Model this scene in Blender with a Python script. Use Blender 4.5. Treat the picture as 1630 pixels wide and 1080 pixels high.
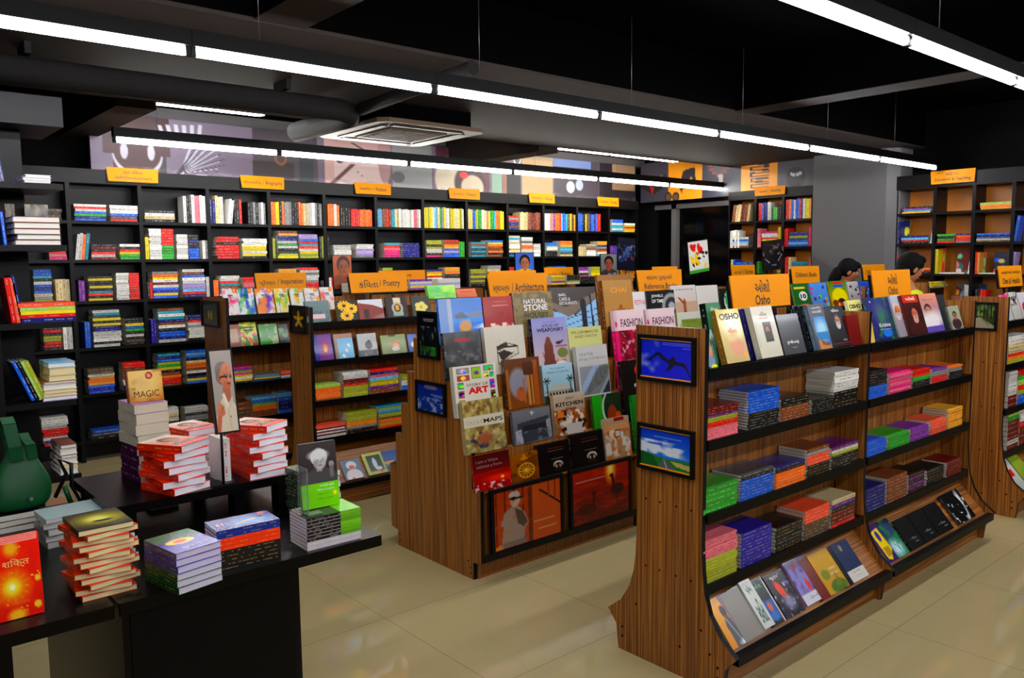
import bpy, math, random
import numpy as np
from mathutils import Matrix, Vector
for o in list(bpy.data.objects): bpy.data.objects.remove(o)
SC = bpy.context.scene
COL = SC.collection
random.seed(7); RNG = np.random.default_rng(7)
PI = math.pi

# ------------------------------------------------------------------ camera
EYE = Vector((0, 0, 1.62)); FPX = 1293.7; YAW, PIT, ROLL = .7110, .0957, -.0120
cF = Vector((math.sin(YAW)*math.cos(PIT), math.cos(YAW)*math.cos(PIT), -math.sin(PIT)))
_r = Vector((math.cos(YAW), -math.sin(YAW), 0)); _u = _r.cross(cF)
cR = _r*math.cos(ROLL) + _u*math.sin(ROLL); cU = -_r*math.sin(ROLL) + _u*math.cos(ROLL)
cd = bpy.data.cameras.new('camera'); cam = bpy.data.objects.new('camera', cd); COL.objects.link(cam)
cd.sensor_width = 36; cd.lens = FPX/1630*36; cd.clip_start = .05; cd.clip_end = 100
m = Matrix((cR, cU, -cF)).transposed().to_4x4(); m.translation = EYE; cam.matrix_world = m
SC.camera = cam
# ------------------------------------------------------------------ world and exposure
w = bpy.data.worlds.new('world'); SC.world = w; w.use_nodes = True
w.node_tree.nodes['Background'].inputs[0].default_value = (.01, .012, .02, 1)
w.node_tree.nodes['Background'].inputs[1].default_value = .3
SC.view_settings.view_transform = 'Standard'; SC.view_settings.look = 'None'
SC.view_settings.exposure = 0.0; SC.view_settings.gamma = 1
TUBE_POWER = 66.0

# ------------------------------------------------------------------ helpers: colour, materials
def lin(c):
    c = np.asarray(c, float)
    return np.where(c <= .04045, c/12.92, ((c+.055)/1.055)**2.4)
def rgb(*a): return tuple(v/255 for v in a)
PAL = dict(w=rgb(225,222,215), k=rgb(22,20,20), r=rgb(200,28,18), o=rgb(240,110,25), y=rgb(225,200,20), g=rgb(40,140,40), b=rgb(30,90,190),
           n=rgb(25,30,95), p=rgb(225,120,130), v=rgb(120,50,140), m=rgb(95,15,15), t=rgb(40,140,160), c=rgb(215,195,150), s=rgb(130,130,130),
           l=rgb(160,165,40), a=rgb(120,65,35), d=rgb(65,65,68), e=rgb(120,190,230), f=rgb(240,90,60), h=rgb(215,40,120), i=rgb(45,35,140),
           j=rgb(240,165,60), q=rgb(185,165,215), u=rgb(90,30,90), x=rgb(160,190,90), z=rgb(90,70,50))
MATS = {}
def node_mat(name, rough=.5, color=None, attr=False, spec=.5, noise=0, coat=0, nscale=30, rvar=0):
    mt = bpy.data.materials.new(name); mt.use_nodes = True; nt = mt.node_tree; b = nt.nodes['Principled BSDF']
    b.inputs['Roughness'].default_value = rough; b.inputs['Specular IOR Level'].default_value = spec
    if coat: b.inputs['Coat Weight'].default_value = coat; b.inputs['Coat Roughness'].default_value = .08
    if attr:
        src = nt.nodes.new('ShaderNodeAttribute'); src.attribute_name = 'Col'; out = src.outputs['Color']
    else:
        src = nt.nodes.new('ShaderNodeRGB'); src.outputs[0].default_value = (*lin(color), 1); out = src.outputs[0]
    tc = nt.nodes.new('ShaderNodeTexCoord'); nz = nt.nodes.new('ShaderNodeTexNoise'); nz.inputs['Scale'].default_value = nscale
    nt.links.new(tc.outputs['Object'], nz.inputs['Vector'])
    mr = nt.nodes.new('ShaderNodeMapRange'); mr.inputs['To Min'].default_value = 1-noise; mr.inputs['To Max'].default_value = 1+noise
    nt.links.new(nz.outputs['Fac'], mr.inputs['Value'])
    mx = nt.nodes.new('ShaderNodeVectorMath'); mx.operation = 'SCALE'
    nt.links.new(out, mx.inputs[0]); nt.links.new(mr.outputs['Result'], mx.inputs['Scale'])
    nt.links.new(mx.outputs['Vector'], b.inputs['Base Color'])
    MATS[name] = mt; return mt
M_PRINT = node_mat('printed_card', .42, attr=True, spec=.3, noise=.06)
M_GLOSS = node_mat('laminated_cover', .25, attr=True, spec=.35, noise=.04, coat=.12)
M_PAGES = node_mat('page_paper', .85, attr=True, noise=.10, nscale=300)
M_WALLART = node_mat('wall_print', .45, attr=True, noise=.04)
M_BLACK = node_mat('black_laminate', .4, color=rgb(5,4,4), spec=.12, noise=.3, nscale=8)
M_EDGE = node_mat('black_edging', .4, spec=.2, color=rgb(8,7,7), noise=.2)
M_DARKWOOD = node_mat('black_oak', .38, color=rgb(10,8,9), spec=.16, noise=.5, nscale=12)
M_TABLE = node_mat('table_laminate', .28, color=rgb(5,3,3), spec=.15, noise=.3, nscale=20)
M_SIGN = node_mat('orange_acrylic', .5, color=rgb(228,138,0), spec=.12, noise=.04)
M_INK = node_mat('sign_ink', .5, color=rgb(28,14,8), noise=.1)
M_PILLAR = node_mat('grey_paint', .6, color=rgb(98,95,96), spec=.2, noise=.05, nscale=4)
M_CEIL = node_mat('ceiling_and_side_shade', .95, color=rgb(2,2,2), spec=.02, noise=.12, nscale=3)  # also painted on soffit and beam sides to stand for shade
M_SOFFIT = node_mat('soffit_lit_tone', .7, color=rgb(46,39,35), spec=.1, noise=.06, nscale=3)  # lit tone of soffit and beams, beside their near-black sides
M_WALL = node_mat('wall_paint', .8, color=rgb(9,8,9), spec=.08, noise=.08, nscale=4)
M_DUCT = node_mat('duct_wrap', .8, color=rgb(26,23,22), spec=.2, noise=.2, nscale=25)
M_AC = node_mat('ivory_plastic', .45, color=rgb(96,76,56), spec=.2, noise=.04)
M_METAL = node_mat('grey_metal', .35, color=rgb(150,150,155), noise=.05); M_METAL.node_tree.nodes['Principled BSDF'].inputs['Metallic'].default_value = .8
M_BEECH = node_mat('beech_laminate', .4, color=rgb(222,128,28), noise=.12, nscale=9)
M_LEATHER = node_mat('green_leather', .42, color=rgb(5,70,32), spec=.25, noise=.25, nscale=18)
M_SKIN = node_mat('skin', .5, color=rgb(176,120,88), noise=.06)
M_HAIR = node_mat('black_hair', .7, spec=.1, color=rgb(8,6,7), noise=.3, nscale=60)
M_CLOTH = node_mat('cloth', .8, attr=True, noise=.12, nscale=60)
M_GLASSBLACK = node_mat('night_glass', .12, color=rgb(4,4,5), spec=.12, noise=.1)

def wood(name, along):
    mt = bpy.data.materials.new(name); mt.use_nodes = True; nt = mt.node_tree; b = nt.nodes['Principled BSDF']
    b.inputs['Roughness'].default_value = .38
    tc = nt.nodes.new('ShaderNodeTexCoord'); mp = nt.nodes.new('ShaderNodeMapping'); nt.links.new(tc.outputs['Object'], mp.inputs['Vector'])
    sc = [150, 150, 150]; sc[along] = 1.6
    mp.inputs['Scale'].default_value = sc
    n1 = nt.nodes.new('ShaderNodeTexNoise'); n1.inputs['Scale'].default_value = 1; n1.inputs['Detail'].default_value = 3; n1.inputs['Roughness'].default_value = .65
    nt.links.new(mp.outputs['Vector'], n1.inputs['Vector'])
    cr = nt.nodes.new('ShaderNodeValToRGB'); e = cr.color_ramp.elements
    e[0].position = .34; e[0].color = (*lin(rgb(84,44,10)), 1); e[1].position = .66; e[1].color = (*lin(rgb(182,116,40)), 1)
    k = cr.color_ramp.elements.new(.46); k.color = (*lin(rgb(126,70,21)), 1)
    k = cr.color_ramp.elements.new(.54); k.color = (*lin(rgb(152,92,28)), 1)
    nt.links.new(n1.outputs['Fac'], cr.inputs['Fac']); nt.links.new(cr.outputs['Color'], b.inputs['Base Color'])
    MATS[name] = mt; return mt
M_WOODV = wood('zebra_wood_upright', 2); M_WOODH = wood('zebra_wood_level', 0)

def floor_mat():
    mt = bpy.data.materials.new('cream_floor_tile'); mt.use_nodes = True; nt = mt.node_tree; b = nt.nodes['Principled BSDF']
    b.inputs['Roughness'].default_value = .045; b.inputs['Specular IOR Level'].default_value = .75
    tc = nt.nodes.new('ShaderNodeTexCoord'); mp = nt.nodes.new('ShaderNodeMapping'); mp.inputs['Location'].default_value = (-.284+.8*2, .1, 0)
    nt.links.new(tc.outputs['Object'], mp.inputs['Vector'])
    br = nt.nodes.new('ShaderNodeTexBrick'); br.offset = 0; br.squash = 1
    br.inputs['Scale'].default_value = 1; br.inputs['Brick Width'].default_value = .8; br.inputs['Row Height'].default_value = .8
    br.inputs['Mortar Size'].default_value = .0018; br.inputs['Mortar Smooth'].default_value = .2
    br.inputs['Color1'].default_value = (*lin(rgb(168,150,106)), 1); br.inputs['Color2'].default_value = (*lin(rgb(165,147,103)), 1)
    br.inputs['Mortar'].default_value = (*lin(rgb(128,112,78)), 1)
    nt.links.new(mp.outputs['Vector'], br.inputs['Vector'])
    nz = nt.nodes.new('ShaderNodeTexNoise'); nz.inputs['Scale'].default_value = 5; nz.inputs['Detail'].default_value = 4
    nt.links.new(tc.outputs['Object'], nz.inputs['Vector'])
    mr = nt.nodes.new('ShaderNodeMapRange'); mr.inputs['To Min'].default_value = .93; mr.inputs['To Max'].default_value = 1.05
    nt.links.new(nz.outputs['Fac'], mr.inputs['Value'])
    mx = nt.nodes.new('ShaderNodeVectorMath'); mx.operation = 'SCALE'
    nt.links.new(br.outputs['Color'], mx.inputs[0]); nt.links.new(mr.outputs['Result'], mx.inputs['Scale'])
    nt.links.new(mx.outputs['Vector'], b.inputs['Base Color'])
    return mt
M_FLOOR = floor_mat()
def emit_mat(name, color, s):
    mt = bpy.data.materials.new(name); mt.use_nodes = True; nt = mt.node_tree; nt.nodes.remove(nt.nodes['Principled BSDF'])
    e = nt.nodes.new('ShaderNodeEmission'); e.inputs[0].default_value = (*color, 1); e.inputs[1].default_value = s
    nt.links.new(e.outputs[0], nt.nodes['Material Output'].inputs[0]); return mt
M_TUBE = emit_mat('cool_tube', (.93, .95, 1), TUBE_POWER)
M_TUBE2 = emit_mat('warm_tube', (1, .98, .90), TUBE_POWER*.8)
M_CLEAR = bpy.data.materials.new('clear_acrylic'); M_CLEAR.use_nodes = True
_b = M_CLEAR.node_tree.nodes['Principled BSDF']; _b.inputs['Transmission Weight'].default_value = .92; _b.inputs['Roughness'].default_value = .05; _b.inputs['IOR'].default_value = 1.2
_b.inputs['Base Color'].default_value = (.9, .92, .9, 1)

# ------------------------------------------------------------------ helpers: mesh
class MB:
    def __init__(s): s.v = []; s.f = []; s.c = []; s.m = []; s.sm = []
    def face(s, idx, col, mat=0, smooth=False): s.f.append(idx); s.c.append(col); s.m.append(mat); s.sm.append(smooth)
    def box(s, lo, hi, col=(.5,.5,.5), mat=0, M=None):
        n = len(s.v); P = [(x, y, z) for z in (lo[2], hi[2]) for y in (lo[1], hi[1]) for x in (lo[0], hi[0])]
        if M is not None: P = [tuple(M @ Vector(p)) for p in P]
        s.v += P
        for q in ((0,2,3,1), (4,5,7,6), (0,1,5,4), (2,6,7,3), (0,4,6,2), (1,3,7,5)): s.face([n+i for i in q], col, mat)
        return s
    def bbox(s, lo, hi, b, col=(.5,.5,.5), mat=0, M=None):
        """box with its long edges chamfered by b in the XY outline"""
        x0,y0,z0 = lo; x1,y1,z1 = hi
        pts = [(x0+b,y0),(x1-b,y0),(x1,y0+b),(x1,y1-b),(x1-b,y1),(x0+b,y1),(x0,y1-b),(x0,y0+b)]
        return s.prism(pts, z0, z1, 'z', col, mat, M)
    def prism(s, pts, a, b, axis='x', col=(.5,.5,.5), mat=0, M=None, side=None, sidemat=None):
        n = len(s.v); k = len(pts)
        def mk(p, t): return {'x': (t, p[0], p[1]), 'y': (p[0], t, p[1]), 'z': (p[0], p[1], t)}[axis]
        P = [mk(p, a) for p in pts] + [mk(p, b) for p in pts]
        if M is not None: P = [tuple(M @ Vector(p)) for p in P]
        s.v += P
        ar = sum(pts[i][0]*pts[(i+1) % k][1]-pts[(i+1) % k][0]*pts[i][1] for i in range(k))
        ccw = (ar > 0) != (axis == 'y')
        A = list(range(n, n+k)); B = list(range(n+k, n+2*k))
        s.face(A[::-1] if ccw else A, col, mat); s.face(B if ccw else B[::-1], col, mat)
        for i in range(k):
            j = (i+1) % k; q = [n+i, n+j, n+k+j, n+k+i]
            s.face(q if ccw else q[::-1], side or col, mat if sidemat is None else sidemat)
        return s
    def quad(s, p, col, mat=0):
        n = len(s.v); s.v += [tuple(q) for q in p]; s.face([n, n+1, n+2, n+3], col, mat); return s
    def tube(s, pts, r, n=10, col=(.5,.5,.5), mat=0, caps=True):
        pts = [Vector(p) for p in pts]; rs = r if isinstance(r, (list, tuple)) else [r]*len(pts); base = len(s.v)
        for i, p in enumerate(pts):
            d = (pts[min(i+1, len(pts)-1)]-pts[max(i-1, 0)]).normalized()
            a = d.cross(Vector((0, 0, 1)));
            if a.length < .05: a = d.cross(Vector((1, 0, 0)))
            a.normalize(); b = d.cross(a)
            for k in range(n):
                t = 2*PI*k/n; s.v.append(tuple(p+(a*math.cos(t)+b*math.sin(t))*rs[i]))
        for i in range(len(pts)-1):
            for k in range(n):
                q = [base+i*n+k, base+i*n+(k+1) % n, base+(i+1)*n+(k+1) % n, base+(i+1)*n+k]; s.face(q[::-1], col, mat, True)
        if caps: s.face([base+k for k in range(n)], col, mat); s.face([base+(len(pts)-1)*n+k for k in range(n)][::-1], col, mat)
        return s
    def ball(s, c, r, col=(.5,.5,.5), mat=0, nu=16, nv=10, M=None):
        base = len(s.v); rx, ry, rz = r if isinstance(r, (list, tuple)) else (r, r, r)
        for j in range(nv+1):
            th = PI*j/nv
            for i in range(nu):
                ph = 2*PI*i/nu; p = Vector((rx*math.sin(th)*math.cos(ph), ry*math.sin(th)*math.sin(ph), rz*math.cos(th)))
                if M is not None: p = M @ p
                s.v.append(tuple(p+Vector(c)))
        for j in range(nv):
            for i in range(nu): s.face([base+j*nu+i, base+(j+1)*nu+i, base+(j+1)*nu+(i+1) % nu, base+j*nu+(i+1) % nu], col, mat, True)
        return s
    def canvas(s, img, M, w, h, z=0, mat=0):
        """smoothly interpolated picture: img[H,W,3] rows from the top, on local rect 0..w x 0..h"""
        H, W = img.shape[:2]; n = len(s.v); img = np.clip(img, 0, 1)
        xs = np.linspace(0, w, W); ys = np.linspace(h, 0, H)
        gx, gy = np.meshgrid(xs, ys); P = np.stack([gx.ravel(), gy.ravel(), np.full(H*W, z)], 1)
        A = np.array(M)[:3, :3]; T = np.array(M)[:3, 3]; s.v += [tuple(p) for p in (P @ A.T + T)]
        C = img.reshape(-1, 3)
        for j in range(H-1):
            for i in range(W-1):
                a = j*W+i; q = [a, a+W, a+W+1, a+1]
                s.f.append([n+t for t in q]); s.c.append([tuple(C[t]) for t in q]); s.m.append(mat); s.sm.append(False)
        return s
    def text(s, st, M, x, y, w, h, col, z=.0006, bold=.0, mat=0):
        V, F = text_mesh(st, bold); n = len(s.v)
        for p in V: s.v.append(tuple(M @ Vector((x+p[0]*w, y+p[1]*h, z))))
        for f in F: s.face([n+i for i in f], col, mat)
        return s
    def build(s, name, mats, parent=None, origin=(0, 0, 0)):
        me = bpy.data.meshes.new(name); o = np.array(origin, float)
        V = np.array(s.v, float).reshape(-1, 3)-o
        me.from_pydata(V.tolist(), [], s.f)
        if not isinstance(mats, (list, tuple)): mats = [mats]
        for mt in mats: me.materials.append(mt)
        cols = []
        for f, c in zip(s.f, s.c):
            if isinstance(c, list): cols += c
            else: cols += [c]*len(f)
        at = me.color_attributes.new('Col', 'FLOAT_COLOR', 'CORNER')
        C = np.ones((len(cols), 4)); cc = np.array(cols, float).reshape(-1, 3); g_ = cc.mean(1, keepdims=True)
        C[:, :3] = lin(np.clip(g_+(cc-g_)*1.22, 0, 1))*.92
        at.data.foreach_set('color', C.ravel())
        me.polygons.foreach_set('material_index', s.m); me.polygons.foreach_set('use_smooth', s.sm)
        me.update(); ob = bpy.data.objects.new(name, me); COL.objects.link(ob)
        if parent is not None: ob.parent = parent
        else: ob.location = origin
        return ob
_TX = {}
def text_mesh(st, bold=0.0):
    key = (st, bold)
    if key in _TX: return _TX[key]
    c = bpy.data.curves.new('t', 'FONT'); c.body = st; c.resolution_u = 3; c.offset = bold
    o = bpy.data.objects.new('t', c); COL.objects.link(o)
    dg = bpy.context.evaluated_depsgraph_get(); ev = o.evaluated_get(dg); me = ev.to_mesh()
    V = np.array([v.co[:2] for v in me.vertices]); F = [list(p.vertices) for p in me.polygons]
    F = [f for f, p in zip(F, me.polygons) if p.normal.z > 0] or F
    ev.to_mesh_clear(); bpy.data.objects.remove(o); bpy.data.curves.remove(c)
    lo = V.min(0); hi = V.max(0); V = (V-lo)/np.maximum(hi-lo, 1e-6)
    _TX[key] = (V.tolist(), F); return _TX[key]
LABELS = {}
def tag(o, label, cat, group=None, kind=None):
    if label: o['label'] = label
    if cat: o['category'] = cat
    if group: o['group'] = group
    if kind: o['kind'] = kind
    if label: LABELS.setdefault(label, []).append(o.name)
    return o
def empty(name, loc, label, cat, group=None):
    o = bpy.data.objects.new(name, None); COL.objects.link(o); o.location = loc; o.empty_display_size = .1
    return tag(o, label, cat, group)
def struct(name, mb, mats): o = mb.build(name, mats); o['kind'] = 'structure'; return o
def frameM(o, x, y):
    """local frame: origin o, x axis, y axis (world vectors), z = x cross y"""
    x = Vector(x).normalized(); y = Vector(y).normalized(); z = x.cross(y); mm = Matrix((x, y, z)).transposed().to_4x4(); mm.translation = Vector(o); return mm
def ray(px, py): return cF + cR*((px-815)/FPX) + cU*((540-py)/FPX)
def on(px, py, ax, v):
    """where the sight line of a measured point meets the plane (axis ax) = v"""
    d = ray(px, py); return EYE + d*((v-EYE[ax])/d[ax])

# ------------------------------------------------------------------ helpers: little painter
def cv(W, H, top, bot=None):
    img = np.zeros((H, W, 3)); t = np.linspace(0, 1, H)[:, None, None]
    bot = top if bot is None else bot
    img[:] = np.array(top)*(1-t)+np.array(bot)*t; return img
def grid(img):
    H, W = img.shape[:2]; return np.meshgrid((np.arange(W)+.5)/W, (np.arange(H)+.5)/H)
def mixm(img, mk, col): img[:] = img*(1-mk[..., None])+np.array(col)*mk[..., None]; return img
def ell(img, cx, cy, rx, ry, col, rot=0, soft=.12, al=1.0):
    x, y = grid(img); dx, dy = x-cx, y-cy; c, s_ = math.cos(rot), math.sin(rot)
    d = np.sqrt(((dx*c+dy*s_)/rx)**2+((-dx*s_+dy*c)/ry)**2); return mixm(img, np.clip((1-d)/soft+.5, 0, 1)*al, col)
def rect(img, x0, y0, x1, y1, col, al=1.0):
    x, y = grid(img); return mixm(img, ((x >= x0) & (x <= x1) & (y >= y0) & (y <= y1))*al, col)
def poly(img, pts, col, al=1.0):
    x, y = grid(img); ins = np.zeros(x.shape, bool); n = len(pts)
    for i in range(n):
        (x1, y1), (x2, y2) = pts[i], pts[(i+1) % n]
        if y1 == y2: continue
        ins ^= ((y1 > y) != (y2 > y)) & (x < (x2-x1)*(y-y1)/(y2-y1)+x1)
    return mixm(img, ins*al, col)
def line(img, x0, y0, x1, y1, wd, col, al=1.0):
    x, y = grid(img); dx, dy = x1-x0, y1-y0; t = np.clip(((x-x0)*dx+(y-y0)*dy)/(dx*dx+dy*dy+1e-9), 0, 1)
    d = np.hypot(x-x0-t*dx, y-y0-t*dy); return mixm(img, np.clip((wd-d)/(wd*.5)+.5, 0, 1)*al, col)
def fbm(img, sc=4, seed=0, sx=1, sy=1):
    H, W = img.shape[:2]; r = np.random.default_rng(seed); out = np.zeros((H, W)); a = 1; tot = 0
    for o in range(3):
        gx, gy = max(2, int(sc*sx*2**o)+1), max(2, int(sc*sy*2**o)+1); g = r.random((gy+1, gx+1))
        u = np.linspace(0, gx-.001, W); v = np.linspace(0, gy-.001, H); iu = u.astype(int); iv = v.astype(int); fu = u-iu; fv = (v-iv)[:, None]
        z = (g[iv][:, iu]*(1-fu)+g[iv][:, iu+1]*fu)*(1-fv)+(g[iv+1][:, iu]*(1-fu)+g[iv+1][:, iu+1]*fu)*fv
        out += z*a; tot += a; a *= .5
    return out/tot
def noise(img, col, sc=4, lo=.4, hi=.7, seed=0, al=1.0, sx=1, sy=1, y0=0, y1=1):
    n = fbm(img, sc, seed, sx, sy); _, y = grid(img); return mixm(img, np.clip((n-lo)/(hi-lo), 0, 1)*al*((y >= y0) & (y <= y1)), col)
def portrait(img, cx, cy, s, skin, hair, shirt, beard=None, glasses=False, turn=0.0, long=False):
    """head of half-height s centred at cx,cy (fractions of the picture)"""
    H, W = img.shape[:2]; a = H/W; X = s*a*.74
    ell(img, cx, cy+s*2.35, X*2.5, s*1.5, shirt)
    rect(img, cx-X*.38, cy+s*.6, cx+X*.38, cy+s*1.25, [c*.8 for c in skin])
    if long: ell(img, cx, cy+s*.25, X*1.3, s*1.45, hair)
    ell(img, cx, cy-s*.28, X*1.1, s*.95, hair)
    ell(img, cx+X*.12*turn, cy+s*.12, X*.86, s*.92, skin)
    ell(img, cx-X*.5, cy+s*.2, X*.3, s*.7, [c*.78 for c in skin], al=.6)
    if beard: ell(img, cx+X*.15*turn, cy+s*.75, X*.72, s*.62, beard)
    e = .34*X; ey = cy+s*.02
    for sg in (-1, 1):
        ell(img, cx+sg*e+X*.2*turn, ey, X*.15, s*.07, [.08, .06, .05]); ell(img, cx+sg*e+X*.2*turn, ey-s*.17, X*.2, s*.04, [c*.3 for c in skin])
        if glasses: ell(img, cx+sg*e+X*.2*turn, ey, X*.27, s*.17, [.05, .05, .05], al=.55)
    ell(img, cx+X*.3*turn, cy+s*.28, X*.12, s*.16, [c*.82 for c in skin]); ell(img, cx+X*.22*turn, cy+s*.58, X*.26, s*.07, [skin[0]*.7, skin[1]*.4, skin[2]*.4])
    return img

# ------------------------------------------------------------------ books
BOOK_N = 0
def book_geo(w, h, t, cov, spine, M, hard=False, back=None, marks=None, page=(.80,.78,.72), seed=0, fine=True):
    """one closed book: local x = width from the spine, y = height, z = thickness"""
    c = .0022 if hard else .0010; a = MB(); r = random.Random(seed)
    a.box((0, 0, t-c), (w, h, t), cov, 0, M); a.box((0, 0, 0), (w, h, c), back or cov, 0, M); a.box((0, 0, c), (c*1.5, h, t-c), spine, 0, M)
    if marks is not None and t > .006:
        mkc = tuple((.62 if t > .0145 and not fine else   .55)*m_+(.38 if t > .0145 and not fine else .45)*s_ for m_, s_ in zip(marks, spine))
        y = h*.06
        while y < h*.93:
            L = h*r.uniform(.01, .05) if r.random() < .8 else h*.1
            zz0 = t*r.uniform(.38, .42); zz1 = t*r.uniform(.58, .64)
            if r.random() < .66: a.quad([M @ Vector(p) for p in ((-.0004, y, zz0), (-.0004, y, zz1), (-.0004, min(y+L, h*.97), zz1), (-.0004, min(y+L, h*.97), zz0))], mkc)
            y += L+h*r.choice((.008, .012, .02, .06))
    p = MB(); e = .003 if hard else .0012
    p.box((c*1.5, e, c), (w-e, h-e, t-c), page, 0, M)
    return a, p
REST = MB()      # the uncounted rest of the shelved books
def book(w, h, t, cov, spine, M, label=None, hard=False, marks=(.9,.9,.9), group=None, art=None, texts=(), gloss=True, seed=0, page=(.80,.78,.72), back=None, spine_text=None):
    a, p = book_geo(w, h, t, cov, spine, M, hard, back, marks, page, seed, label is not None)
    if label is None:
        n = len(REST.v); REST.v += a.v+p.v; k = n+len(a.v)
        for f, c in zip(a.f, a.c): REST.f.append([i+n for i in f]); REST.c.append(c); REST.m.append(0); REST.sm.append(False)
        for f, c in zip(p.f, p.c): REST.f.append([i+k for i in f]); REST.c.append(c); REST.m.append(0); REST.sm.append(False)
        return None
    global BOOK_N; BOOK_N += 1
    org = tuple(M @ Vector((w/2, h/2, 0)))
    o = a.build('book', M_GLOSS if gloss else M_PRINT, None, org); tag(o, label, 'book', group)
    p.build('pages', M_PAGES, o, org)
    if art is not None or texts or spine_text:
        q = MB()
        if art is not None: q.canvas(art, M, w, h, t+.0005)
        for tx in texts:
            st, x, y, ww, hh, col = tx[:6]; q.text(st, M, x*w, y*h, ww*w, hh*h, col, t+.0011, tx[6] if len(tx) > 6 else .0)
        if spine_text:
            st, y0, y1, col = spine_text
            SM = M @ frameM((-.0008, y1*h, t*.25), (0, -1, 0), (0, 0, 1)); q.text(st, SM, 0, 0, (y1-y0)*h, t*.5, col, 0)
        q.build('cover_print', M_GLOSS if gloss else M_PRINT, o, org)
    return o
CNAME = dict(w='white', k='black', r='red', o='orange', y='yellow', g='green', b='blue', n='navy', p='pink', v='purple', m='maroon', t='teal', c='cream', s='grey', l='olive', a='brown',
             d='charcoal', e='sky-blue', f='coral', h='magenta', i='indigo', j='amber', q='lilac', u='plum', x='lime', z='drab')
ORD = ['first', 'second', 'third', 'fourth', 'fifth', 'sixth', 'seventh', 'eighth', 'ninth', 'tenth', 'eleventh', 'twelfth', 'thirteenth', 'fourteenth', 'fifteenth', 'sixteenth', 'seventeenth', 'eighteenth']
def pile(pxl, pxr, Y, z, ptop, cols, where=None, depth=.14, group=None, jit=.004, tone=1, seed=None):
    """flat pile, spines towards -Y; cols listed from the TOP; where = words naming the pile"""
    seed = seed if seed is not None else int(pxl*7+z*100); r = random.Random(seed); n = len(cols)
    pm = (pxl+pxr)/2; zt = max(on(pm, ptop, 1, Y).z, z+.006*n); t = (zt-z)/n; zm = (z+zt)/2
    pym = 540
    for _ in range(3):
        # the picture height of the pile's middle
        P = Vector((on(pm, pym, 1, Y).x, Y, zm)); d = P-EYE; pym = 540-FPX*d.dot(cU)/d.dot(cF)
    x0 = on(pxl, pym, 1, Y).x; x1 = on(pxr, pym, 1, Y).x; L = x1-x0
    for i, c in enumerate(cols):
        k = n-1-i; col = PAL[c]; f = r.uniform(.9, 1.08); col = tuple(min(1, v*f) for v in col)
        mk = (.85,.85,.82) if sum(PAL[c]) < 1.7 else (.2,.12,.1)
        if r.random() < .3 and c in 'knrm': mk = (.9,.6,.2)
        l2 = L*r.uniform(.97, 1.0); dx = r.uniform(-jit, jit); dy = r.uniform(0, jit)
        M = frameM((x0+l2+dx, Y+dy, z+k*t), (0, 1, 0), (-1, 0, 0))
        lab = None; group = group or (where and 'books of the '+where)
        if where:
            pos = 'topmost' if i == 0 else 'bottom one' if i == n-1 else ORD[i]+' from top'
            if n == 1: pos = 'single one'
            lab = f'{CNAME[c]} paperback, {pos}, {where}'
        book(depth, l2, t*.985, col, col, M, lab, marks=mk, group=group, seed=seed+i)
    return zt
def face_out(pxl, pxr, ptop, Yb, zb, lean, t, art=None, texts=(), label=None, spine=None, group=None, hard=False, cov=None, lift=0, dw=0):
    """a book standing with its cover to the aisle, leaning back; px extents at mid height"""
    pm = (pxl+pxr)/2; h = .2; s, c = math.sin(lean), math.cos(lean)
    for _ in range(8): h = (on(pm, ptop, 1, Yb+s*h).z-zb)/c
    h = max(h, .05); Ym = Yb+s*h/2; zm = zb+c*h/2; pym = 500
    for _ in range(4):
        P = Vector((on(pm, pym, 1, Ym).x, Ym, zm)); d = P-EYE; pym = 540-FPX*d.dot(cU)/d.dot(cF)
    x0 = on(pxl, pym, 1, Ym).x; x1 = on(pxr, pym, 1, Ym).x; wd = x1-x0
    M = frameM((x0, Yb, zb+s*t), (1, 0, 0), (0, s, c)) @ Matrix.Translation((0, 0, -t))
    cov = cov if cov is not None else (tuple(np.clip(art.mean((0, 1)), 0, 1)) if art is not None else (.5,.5,.5))
    return book(wd, h, t, cov, spine or cov, M, label, hard=hard, marks=(.8,.8,.8), art=art, texts=texts, group=group, seed=int(pxl))

# ================================================================== ROOM
BY = 7.3          # front plane of the back bookcase
SX = 8.7          # front plane of the right-hand bookcases
struct('floor', MB().box((-2.4, -3.2, -.1), (9.2, 7.95, 0)), M_FLOOR)
struct('ceiling', MB().box((-2.4, -3.2, 3.12), (9.2, 7.95, 3.2)), M_CEIL)
struct('wall_back', MB().box((-2.4, 7.75, 0), (9.2, 7.95, 3.12)), M_WALL)
wr = MB(); wr.box((9.0, -3.2, 0), (9.2, 5.95, 3.12)); wr.box((9.0, 7.35, 0), (9.2, 7.75, 3.12)); wr.box((9.0, 5.95, 2.36), (9.2, 7.35, 3.12)); wr.box((9.0, 5.95, 0), (9.2, 7.35, .1))
struct('wall_right', wr, M_WALL)
struct('wall_left', MB().box((-2.6, -3.2, 0), (-2.4, 7.95, 3.12)), M_WALL)
struct('wall_front', MB().box((-2.4, -3.4, 0), (9.2, -3.2, 3.12)), M_WALL)
o = struct('window_1', MB().box((9.06, 5.95, .1), (9.09, 7.35, 2.36)), M_GLASSBLACK)
wf = MB(); wf.box((8.98, 6.98, .1), (9.06, 7.06, 2.36)); wf.box((8.98, 5.95, .1), (9.06, 6.0, 2.36)); wf.box((8.98, 6.0, 2.3), (9.06, 7.35, 2.36)); wf.build('window_frame', M_PILLAR, o)
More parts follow.
